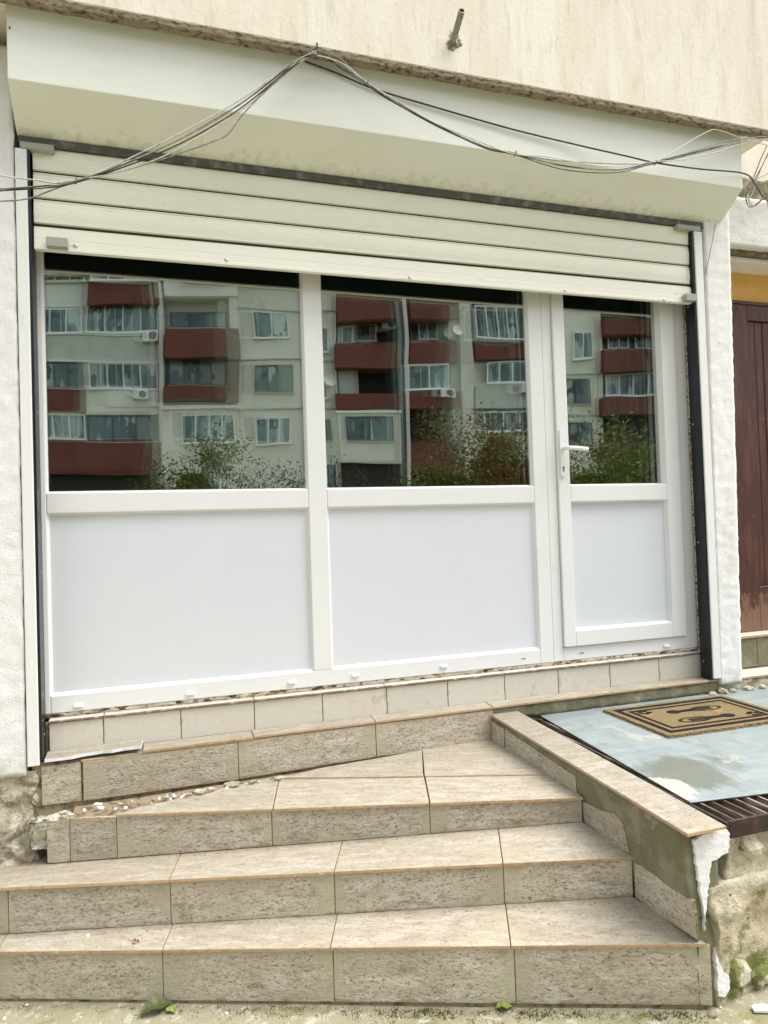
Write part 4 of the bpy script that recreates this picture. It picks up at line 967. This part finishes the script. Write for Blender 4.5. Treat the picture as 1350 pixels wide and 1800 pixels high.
tw = MB().tube(spline([onY(1258, 392, -0.13), onY(1253, 420, -0.128), onY(1247, 450, -0.127), onY(1240, 481, -0.126)], 6), 0.0014, 6).build('wire', M['cable_black'], smooth=True)
tag(tw, 'thin dark wire hanging from the right end of the shutter box', 'wire')

# ---------------------------------------------------------------- litter, moss
def leaf(name, p, L_, W_, rot, curl, mt_, label):
    b = MB(); n = 10
    for i in range(n + 1):
        t = i / n; w_ = W_ * math.sin(math.pi * min(1, t * 0.92 + 0.06)) ** 0.8 * (1 - 0.35 * t)
        z = curl * math.sin(t * math.pi * 1.3)
        for s in (-1, -0.5, 0, 0.5, 1): b.v.append(((t - .5) * L_, s * w_ + 0.003 * math.sin(9 * t), z + curl * 0.7 * abs(s) ** 1.5 + 0.002 * math.sin(t * 14 + s * 3)))
    for i in range(n):
        for j in range(4): k = i * 5 + j; b.f.append((k, k + 1, k + 6, k + 5)); b.m.append(0)
    b.tube([(-.5 * L_, 0, 0.001), (-.5 * L_ - 0.02, 0.004, 0.004)], 0.0009, 5)
    o = b.build(name, mt_, None, smooth=True, matrix=Matrix.Translation(p) @ Matrix.Rotation(rot, 4, 'Z') @ Matrix.Rotation(0.15, 4, 'X'))
    return tag(o, label, 'leaf')
def gpt(px, py, up=0.003):
    p = onZ(px, py, 0.01); p = onZ(px, py, ground_z(p.x)); p.z += up; return p
leaf('fallen_leaf', gpt(278, 1777, 0.008), 0.10, 0.028, 0.25, 0.012, M['leafdark'], 'dark green curled leaf lying on the pavement below the steps')
leaf('fallen_leaf', gpt(301, 1779, 0.006), 0.035, 0.014, -1.1, 0.006, M['leaflime'], 'small yellow-green leaf tip beside the dark curled leaf')
leaf('fallen_leaf', gpt(888, 1775, 0.006), 0.05, 0.015, -0.25, 0.008, M['leaflime'], 'bright lime leaf on the pavement by the middle of the lowest step')
leaf('fallen_leaf', edge_pt(E1, 232) + Vector((0.01, 0.035, 0.006)), 0.022, 0.006, -0.5, 0.004, M['leafbrown'], 'tiny russet leaf on the lowest tread')
def peb(px, py, r, lab, onstep=False):
    p = edge_pt(E1, px) + Vector((0.03, 0.07, 0.004)) if onstep else gpt(px, py, 0.003)
    me = stone_mesh(r, px, 0.5); me.materials.append(M['pebble']); o = link('pebble', me, None, Matrix.Translation(p) @ Matrix.Rotation(px, 4, 'Z'))
    tag(o, lab, 'pebble', None if onstep else 'white pebbles on the pavement')
peb(133, 1643, 0.008, 'white pebble on the lowest tread near its left end', True)
for px, py, r, lb in ((8, 1792, 0.008, 'biggest white pebble at the left edge of the pavement'), (47, 1768, 0.005, 'white pebble close to the lowest riser left of the leaves'), (398, 1783, 0.006, 'white pebble on the pavement right of the dark curled leaf'), (352, 1771, 0.003, 'tiny white pebble near the riser just right of the leaves'), (142, 1790, 0.003, 'tiny white pebble on the pavement left of the dark leaf'), (1267, 1772, 0.004, 'small white pebble by the right corner of the lowest step')):
    peb(px, py, r, lb)
o = MB().prism([(-.03, -.012), (.02, -.018), (.05, 0), (.01, .014), (-.028, .01)], 'z', -0.002, 0.006).build('plaster_flake', M['white_plaster'], None, bevel=0.001, matrix=Matrix.Translation(gpt(1340, 1776, 0.004)) @ Matrix.Rotation(-.3, 4, 'Z'))
tag(o, 'white plaster flake on the pavement right of the steps', 'rubble')
random.seed(17)
ms = MB()
def tuft(p, r):
    for k in range(7):
        a = random.uniform(0, 6.28); q = p + Vector((random.gauss(0, r), random.gauss(0, r), 0)); h = random.uniform(0.002, 0.006); w_ = random.uniform(0.0012, 0.0028)
        ms.add([q + Vector((w_*math.cos(a), w_*math.sin(a), -0.001)), q + Vector((-w_*math.cos(a), -w_*math.sin(a), -0.001)), q + Vector((w_*math.sin(a), -w_*math.cos(a), h))], [(0, 1, 2)])
gt = MB()
def crumb(p, r):
    a = random.uniform(0, 6.28); c_, s_ = math.cos(a) * r, math.sin(a) * r
    gt.add([p + Vector((c_, s_, 0)), p + Vector((-s_, c_, 0)), p + Vector((-c_, -s_, 0)), p + Vector((s_ * .4, -c_ * .4, r * 0.8))], [(0, 1, 3), (1, 2, 3), (2, 0, 3)])
for e_, ne_, nb_ in ((E1, E2, B2), (E2, E3, B3)):
    for i in range(240):
        q_ = random.uniform(0.02, 0.98); pf = lerp(max(e_[0][0], -40), e_[1][0], q_); pk = lerp(ne_[0][0], ne_[1][0], q_)
        f0, b0 = edge_pt(e_, pf), foot(ne_, nb_, pk); tt_ = 1 - abs(random.gauss(0, 0.05)) - 0.03 if random.random() < 0.7 else random.uniform(0.1, 0.95)
        crumb(f0.lerp(b0, tt_) + Vector((0, 0, 0.0006)), random.choice((0.0012, 0.0016, 0.002, 0.0032)))
tag(gt.build('grit', M['grit']), 'dark grit gathered in the corners of the treads', 'grit', kind='stuff')
a_, b_ = foot(E1, B1, 0), foot(E1, B1, 1255)
for i in range(380):
    t = random.random(); t = t if random.random() < 0.6 else random.choice((0.42, 0.55, 0.63, 0.78, 0.93)) + random.gauss(0, .03)
    p = a_.lerp(b_, t); dist = abs(random.gauss(0, 0.022)); d = (b_ - a_); o_ = Vector((d.y, -d.x, 0)).normalized() * (dist + 0.002)
    p = p + o_; p.z = ground_z(p.x); tuft(p, 0.007)
mo_ = ms.build('moss', M['moss']); tag(mo_, 'green moss along the foot of the lowest riser', 'moss', kind='stuff')

# ================================================================== OPPOSITE SIDE (seen mirrored in the glass)
MIR = 0.024
FH = Vector((FX.x, FX.y, 0)).normalized(); RH = Vector((FH.y, -FH.x, 0))
ang = math.radians(8); UV = RH * math.cos(ang) + FH * math.sin(ang); NV = Vector((-UV.y, UV.x, 0))   # NV points away from the shop
P0 = CAM + FH * 40; P0.z = 0
def fac(px, py, out=0.0):
    d = ray(px, py); t = (NV.dot(P0 - NV * out - CAM)) / NV.dot(d); p = CAM + d * t
    return UV.dot(p - P0), p.z
Mo = Matrix((Vector((UV.x, -UV.y, 0)), Vector((-NV.x, NV.y, 0)), Vector((0, 0, 1)))).transposed().to_4x4()
Mo.translation = Vector((P0.x, 2 * MIR - P0.y, 0))
ob = bpy.data.objects.new('apartment_building', None); COL.objects.link(ob); ob.matrix_basis = Mo
tag(ob, 'beige and oxide-red apartment block reflected in the shop windows', 'building')
def rect(x0, y0, x1, y1, out):
    a, b, c, d = fac(x0, y0, out), fac(x1, y0, out), fac(x0, y1, out), fac(x1, y1, out)
    return (a[0] + c[0]) / 2, (b[0] + d[0]) / 2, (c[1] + d[1]) / 2, (a[1] + b[1]) / 2
def obox(name, mt_, r, out, deep=0.3, par=ob, bev=0.0):
    u0, u1, z0, z1 = rect(*r, out); return MB().box(u0, u1, out - deep, out, z0, z1).build(name, M[mt_], par, matrix=Mo, bevel=bev)
def owin(r, out, n=2, fr_='o_frame', sill=True):
    u0, u1, z0, z1 = rect(*r, out); w_ = 0.075; b = MB()
    b.box(u0, u1, out, out + 0.05, z0, z0 + w_).box(u0, u1, out, out + 0.05, z1 - w_, z1)
    for i in range(n + 1):
        x_ = u0 + (u1 - u0 - w_) * i / n; b.box(x_, x_ + w_, out + 0.002, out + 0.055, z0 + 0.001, z1 - 0.001)
    f = b.build('window', M[fr_], ob, matrix=Mo)
    for i in range(n):
        xa = u0 + (u1 - u0 - w_) * i / n + w_; xb = u0 + (u1 - u0 - w_) * (i + 1) / n
        MB().box(xa, xb, out + 0.004, out + 0.02, z0 + w_, z1 - w_).build('pane', M['o_glass'], f, matrix=Mo)
    if sill: MB().box(u0 - 0.05, u1 + 0.05, out, out + 0.12, z0 - 0.06, z0 - 0.002).build('window_sill', M['o_frame' if fr_ == 'o_frame' else 'o_grey'], f, matrix=Mo)
    return f
zt = 15.5
def owall(x0, x1, out, mt_='o_beige', back=9.0):
    u0, u1, _, _ = rect(x0, 700, x1, 720, out); MB().box(u0, u1, -back, out, -0.15, zt).build('wall', M[mt_], ob, matrix=Mo)
# section A
owall(-260, 282, 0.0, 'o_beige')
obox('spandrel', 'o_white', (75, 498, 157, 539), 0.08, .1); obox('balcony', 'o_red', (157.5, 470, 280, 538), 0.55, .5); obox('roof_tile_band', 'o_pipe', (60, 470, 157, 497.5), 0.12, .1)
owin((66, 541, 152, 586), 0.05, 3); owin((158, 540, 278, 585), 0.05, 4)
obox('spandrel', 'o_grey', (40, 590, 281, 632), 0.10, .1)
owin((78, 637, 152, 682), 0.05, 3, 'o_brownframe'); owin((160, 635, 279, 682), 0.05, 4)
obox('spandrel', 'o_red', (40, 683, 154.5, 725), 0.14, .2); obox('spandrel', 'o_white', (190, 684, 281, 712), 0.10, .1)
owin((66, 727, 155, 772), 0.05, 3); owin((158, 728, 281, 774), 0.03, 3, 'o_brownframe')
obox('balcony', 'o_red', (40, 776, 286, 832), 0.5, .6); obox('loggia_recess', 'o_shade', (60, 833, 284, 880), 0.03, .05)
for yy in (588, 634, 726): obox('floor_slab', 'o_beige', (40, yy - 2, 282, yy + 1), 0.13, .13)
obox('pilaster', 'o_white', (281.5, 440, 289, 900), 0.45, 0.5)
for ya, yb in ((541, 586), (637, 682), (728, 772)):
    owin((-60, ya, 30, yb), 0.05, 3); owin((-200, ya, -110, yb), 0.05, 3, 'o_brownframe')
for ya, yb in ((590, 632), (683, 725), (776, 832)): obox('balcony', 'o_red', (-215, ya, -95, yb), 0.5, .5); obox('floor_slab', 'o_grey', (-95, ya, 38, ya + 4), 0.12, .12)
# section B : projecting bay
owall(289.5, 414, -0.6, 'o_beige')
obox('bay_wall', 'o_white', (289.5, 450, 416, 523), 0.45, 1.0); obox('loggia_recess', 'o_grey', (292, 524, 402, 579), -0.5, .08)
owin((300, 552, 398, 580), -0.48, 3, 'o_brownframe'); obox('bay_wall', 'o_beige', (402.5, 524, 416, 580), 0.30, .9)
obox('balcony', 'o_red', (290, 581, 416, 626), 0.75, 1.2); obox('loggia_recess', 'o_shade', (292, 627, 410, 675), -0.1, .3); owin((298, 629, 396, 675), -0.08, 4, 'o_brownframe')
obox('bay_wall', 'o_red', (400, 626.5, 416, 702), 0.66, .8); obox('balcony', 'o_red', (290, 675.5, 399.5, 703), 0.75, 1.2); obox('bay_slab', 'o_white', (288, 711, 420, 717), 0.85, 1.3)
obox('bay_wall', 'o_beige', (290, 718, 418, 900), 0.70, 1.2); owin((322, 727, 411, 776), 0.72, 4)
# section C
owall(414.5, 600, 0.0, 'o_beige')
for r, n_, f_ in (((440, 549, 502, 594), 2, 'o_frame'), ((444, 643, 510, 688), 3, 'o_brownframe'), ((446, 733, 508, 778), 3, 'o_frame'), ((565, 573, 584, 618), 1, 'o_frame'), ((567, 664, 582, 700), 1, 'o_frame'), ((570, 736, 584, 774), 1, 'o_brownframe'), ((573, 815, 592, 858), 1, 'o_frame')): owin(r, 0.03, n_, f_)
for yy in (632, 717, 545): obox('floor_slab', 'o_grey', (417, yy - 1, 598, yy + 1), 0.08, .1)
# section E
owall(600.5, 724, -1.0, 'o_shade')
obox('bay_wall', 'o_grey', (600.5, 560, 632, 700), -0.2, .7)
obox('balcony', 'o_red', (597, 470, 706, 564), 0.55, 1.0); owin((632, 572, 664, 600), -0.95, 1); owin((606, 573, 626, 604), -0.18, 1)
obox('balcony', 'o_red', (596, 602, 706, 644), 0.60, 1.4); obox('balcony', 'o_red', (596, 690, 706, 717), 0.60, 1.4); obox('bay_slab', 'o_white', (595, 719, 707, 724), 0.70, 1.5)
obox('bay_wall', 'o_beige', (598, 724.5, 706, 812), 0.62, 1.5); owin((612, 730, 692, 773), 0.64, 2, 'o_brownframe'); obox('loggia_recess', 'o_shade', (600, 813, 706, 900), 0.3, 1.0)
obox('downpipe', 'o_pipe', (707, 470, 713, 900), 0.75, .18); obox('pilaster', 'o_white', (714, 470, 721, 900), 0.72, .8)
# section F
owall(724.5, 812, -0.9, 'o_shade')
obox('balcony', 'o_red', (722, 470, 808, 563), 0.45, 1.0); owin((735, 570, 768, 600), -0.85, 2); obox('balcony', 'o_red', (722, 601, 802, 637), 0.45, 1.2)
owin((719, 638, 790, 682), 0.40, 2); obox('bay_wall', 'o_grey', (791, 565, 809, 860), 0.2, 1.0); obox('balcony', 'o_red', (722, 684, 806, 716), 0.45, 1.2)
obox('balcony', 'o_red', (722, 775, 806, 830), 0.40, 1.2)
obox('pilaster', 'o_beige', (810, 440, 830, 900), 0.5, 1.0)
# section G
owall(830.5, 960, -0.1, 'o_beige')
f = owin((834, 540, 940, 596), 0.45, 6); obox('balcony', 'o_red', (832, 600, 940, 632), 0.45, .6); owin((850, 637, 940, 673), 0.30, 4); obox('spandrel', 'o_grey', (834, 675, 950, 716), 0.35, .5); owin((848, 722, 940, 757), 0.20, 3)
obox('balcony', 'o_red', (832, 470, 940, 538), 0.4, .5)
# section H, I
owall(960.5, 1064, 0.0, 'o_beige')
for r, n_, f_ in (((1014, 586, 1044, 630), 2, 'o_frame'), ((996, 663, 1043, 709), 2, 'o_brownframe'), ((998, 741, 1046, 782), 2, 'o_brownframe')): owin(r, 0.03, n_, f_)
for yy in (654, 728): obox('floor_slab', 'o_grey', (970, yy - 1, 1064, yy + 1), 0.08, .1)
owall(1064.5, 1420, -0.7, 'o_shade')
for y0_, y1_ in ((563, 591), (616, 652), (696, 728), (776, 806), (480, 515)): obox('balcony', 'o_red', (1064, y0_, 1240, y1_), 0.45, 1.0)
owin((1068, 593, 1100, 616), -0.3, 2); owin((1110, 593, 1145, 617), -0.3, 2); owin((1066, 656, 1150, 694), -0.1, 4); owin((1160, 656, 1230, 694), -0.1, 3)
u0, u1, _, _ = rect(-260, 700, 1420, 720, 0); MB().box(u0, u1, -9.2, 0.5, zt + 0.01, zt + 0.5).build('roof', M['o_grey'], ob, matrix=Mo)
# the floor above, hidden behind the shutter from here
for (xa, xb, n_) in ((75, 152, 3), (160, 278, 4), (320, 400, 3), (440, 502, 2), (632, 690, 2), (735, 790, 2), (850, 930, 4), (1014, 1044, 2), (1070, 1140, 3)):
    owin((xa, 455, xb, 498), 0.56 if xa in (160, 632, 735, 850, 1070, 320) else 0.13, n_)
# hung on the block: air conditioners and dishes
def aircon(px, py, out, lab):
    u_, z_ = fac(px, py, out); M_ = Mo @ Matrix.Translation((u_, out, z_))
    a = bpy.data.objects.new('air_conditioner', None); COL.objects.link(a); a.matrix_basis = M_; tag(a, lab, 'air conditioner', 'air conditioners on the opposite block')
    MB().box(-0.40, 0.40, 0.0, 0.30, -0.26, 0.26).build('casing', M['o_frame'], a, matrix=M_, bevel=0.02)
    c = MB(); n = 20; c.add([(0.12 + 0.2 * math.cos(2*math.pi*i/n), 0.302, 0.2 * math.sin(2*math.pi*i/n)) for i in range(n)], [tuple(range(n))]); c.build('fan_grille', M['o_pipe'], a, matrix=M_)
    MB().box(-0.35, -0.31, 0.0, 0.28, -0.32, -0.262).box(0.31, 0.35, 0.0, 0.28, -0.32, -0.262).build('bracket', M['o_pipe'], a, matrix=M_)
aircon(266, 593, 0.15, 'white air conditioner below the upper left row of windows in the reflection')
aircon(249, 692, 0.12, 'white air conditioner below the second row of left windows in the reflection')
aircon(786, 690, 0.50, 'white air conditioner under the white window beside the red balcony in the middle pane')
aircon(684, 576, -0.6, 'grey air conditioner inside the upper red balcony in the middle pane')
aircon(920, 682, 0.40, 'white air conditioner on the grey spandrel at the right of the middle pane')
def dish(px, py, out, lab):
    u_, z_ = fac(px, py, out); M_ = Mo @ Matrix.Translation((u_, out + 0.35, z_)) @ Matrix.Rotation(math.radians(-70), 4, 'X') @ Matrix.Rotation(0.3, 4, 'Y'); b = MB(); n = 20
    for k, (rr, zz_) in enumerate(((0.02, 0.0), (0.2, 0.025), (0.34, 0.08))):
        for j in range(n): b.v.append((rr * math.cos(2*math.pi*j/n), rr * math.sin(2*math.pi*j/n), zz_))
    for k in range(2):
        for j in range(n): b.f.append((k*n + j, k*n + (j+1) % n, (k+1)*n + (j+1) % n, (k+1)*n + j)); b.m.append(0)
    b.f.append(tuple(range(n))); b.m.append(0)
    b.tube([(0, -0.3, 0.06), (0, 0, 0.35)], 0.012, 6).tube([(0, 0, 0), (0.05, 0.05, -0.35)], 0.02, 6)
    tag(b.build('satellite_dish', M['o_white'], None, matrix=M_, smooth=True), lab, 'satellite dish')
dish(800, 588, 0.2, 'satellite dish on the pilaster beside the upper red balconies in the reflection')
dish(585, 672, 0.0, 'satellite dish beside the narrow window left of the red balconies')

# shrubs between the pavement and the block
def shrub(name, px, dist, base_px_y, w_, h_, n_leaf, mt_, lab, seed, size=0.09, stems=7, bare=0.0):
    random.seed(seed); h_ *= 1.2; w_ *= 1.15; n_leaf = int(n_leaf * 2.6); size *= 1.15
    d = ray(px, 840); d.z = 0; d.normalize(); c = CAM + d * dist; c = Vector((c.x, 2 * MIR - c.y, -0.15))
    t = thing(name, lab, 'shrub', tuple(c)); Mt = Matrix.Translation(c)
    sb = MB(); tips = []
    for k in range(stems):
        a = random.uniform(0, 6.28); ln = h_ * random.uniform(0.6, 1.02); sp = w_ * 0.5 * random.uniform(0.2, 0.95)
        pts = [Vector((0.12 * math.cos(a), 0.12 * math.sin(a), 0))]
        for i in range(1, 6):
            q = i / 5; pts.append(Vector((math.cos(a) * sp * q ** 1.2 + random.gauss(0, .05), math.sin(a) * sp * q ** 1.2 + random.gauss(0, .05), ln * q)))
        sb.tube(pts, [0.028 * (1 - 0.16 * i) for i in range(6)], 5)
        for b_ in range(6):
            i = random.randint(1, 4); p = pts[i].lerp(pts[i + 1], random.random()); a2 = random.uniform(0, 6.28); l2 = random.uniform(.25, .7) * h_ * 0.35
            e = p + Vector((math.cos(a2) * l2 * 0.7, math.sin(a2) * l2 * 0.7, l2 * 0.8)); mid = p.lerp(e, .5) + Vector((0, 0, -.03))
            sb.tube([p, mid, e], [0.010, 0.007, 0.004], 4); tips.append((p, e))
    sb.build('stem', M['bark'], t, matrix=Mt)
    fb = MB()
    cl_ = [(random.choice(tips)) for _ in range(max(1, n_leaf // 45))]
    for i in range(n_leaf):
        if i % 5 < 3:
            r_ = random.random() ** 0.45; a3 = random.uniform(0, 6.28); hh = random.uniform(0, 0.90)
            q = Vector((math.cos(a3) * r_ * w_ * 0.5 * (1 - hh ** 2.2), math.sin(a3) * r_ * w_ * 0.5 * (1 - hh ** 2.2), hh * h_))
        else: p, e = random.choice(cl_); q = p.lerp(e, random.random() ** 0.6) + Vector((random.gauss(0, .11 * h_ / 2), random.gauss(0, .11 * h_ / 2), random.gauss(0, .10 * h_ / 2)))
        if q.z < 0.03: q.z = random.uniform(0.03, 0.3)
        n1 = Vector((random.gauss(0, 1), random.gauss(0, 1), random.gauss(0, 1))).normalized(); n2 = n1.orthogonal().normalized(); s = size * random.uniform(.5, 1.1)
        fb.add([q - n1 * s * .5, q + n2 * s * .25, q + n1 * s * .5, q - n2 * s * .25], [(0, 1, 2, 3)])
    fb.build('foliage', mt_, t, matrix=Mt)
shrub('shrub', 345, 15, 865, 2.0, 2.7, 5200, M['f_green'], 'olive green bush reflected in the lower middle of the left window', 1, 0.085)
shrub('shrub', 300, 14.5, 865, 1.5, 2.0, 3000, M['f_green'], 'low olive bush left of the tallest green bush in the left window', 12, 0.08)
shrub('shrub', 465, 15, 865, 2.3, 2.3, 5200, M['f_dark'], 'sparse dark twiggy bush reflected at the right of the left window', 2, 0.085, 30)
shrub('shrub', 150, 16, 865, 4.0, 2.0, 6500, M['f_dark'], 'bare dark bush reflected in the lower left of the left window', 3, 0.085, 20)
shrub('shrub', 620, 14, 865, 1.8, 2.6, 500, M['f_dark'], 'nearly bare twiggy shrub reflected at the left of the middle window', 4, 0.06, 12)
shrub('shrub', 790, 13, 865, 2.0, 2.4, 4800, M['f_green'], 'dense green bush reflected in the middle of the middle window', 5, 0.075)
shrub('shrub', 880, 13, 865, 2.1, 3.0, 6500, M['f_rust'], 'tall russet autumn bush reflected at the right of the middle window', 6, 0.075)
shrub('shrub', 940, 13.5, 865, 1.6, 2.5, 3800, M['f_rust'], 'lower russet bush hidden partly by the door frame in the reflection', 7, 0.075)
shrub('shrub', 1040, 13, 865, 2.0, 2.3, 5200, M['f_green'], 'olive bush reflected at the left of the door glass', 8, 0.075)
shrub('shrub', 1130, 12.5, 865, 2.2, 2.6, 6000, M['f_green'], 'olive bush reflected at the right of the door glass', 9, 0.075)
shrub('shrub', 1230, 13, 865, 2.4, 2.6, 3000, M['f_dark'], 'dark bush beyond the right of the door glass', 10, 0.08)
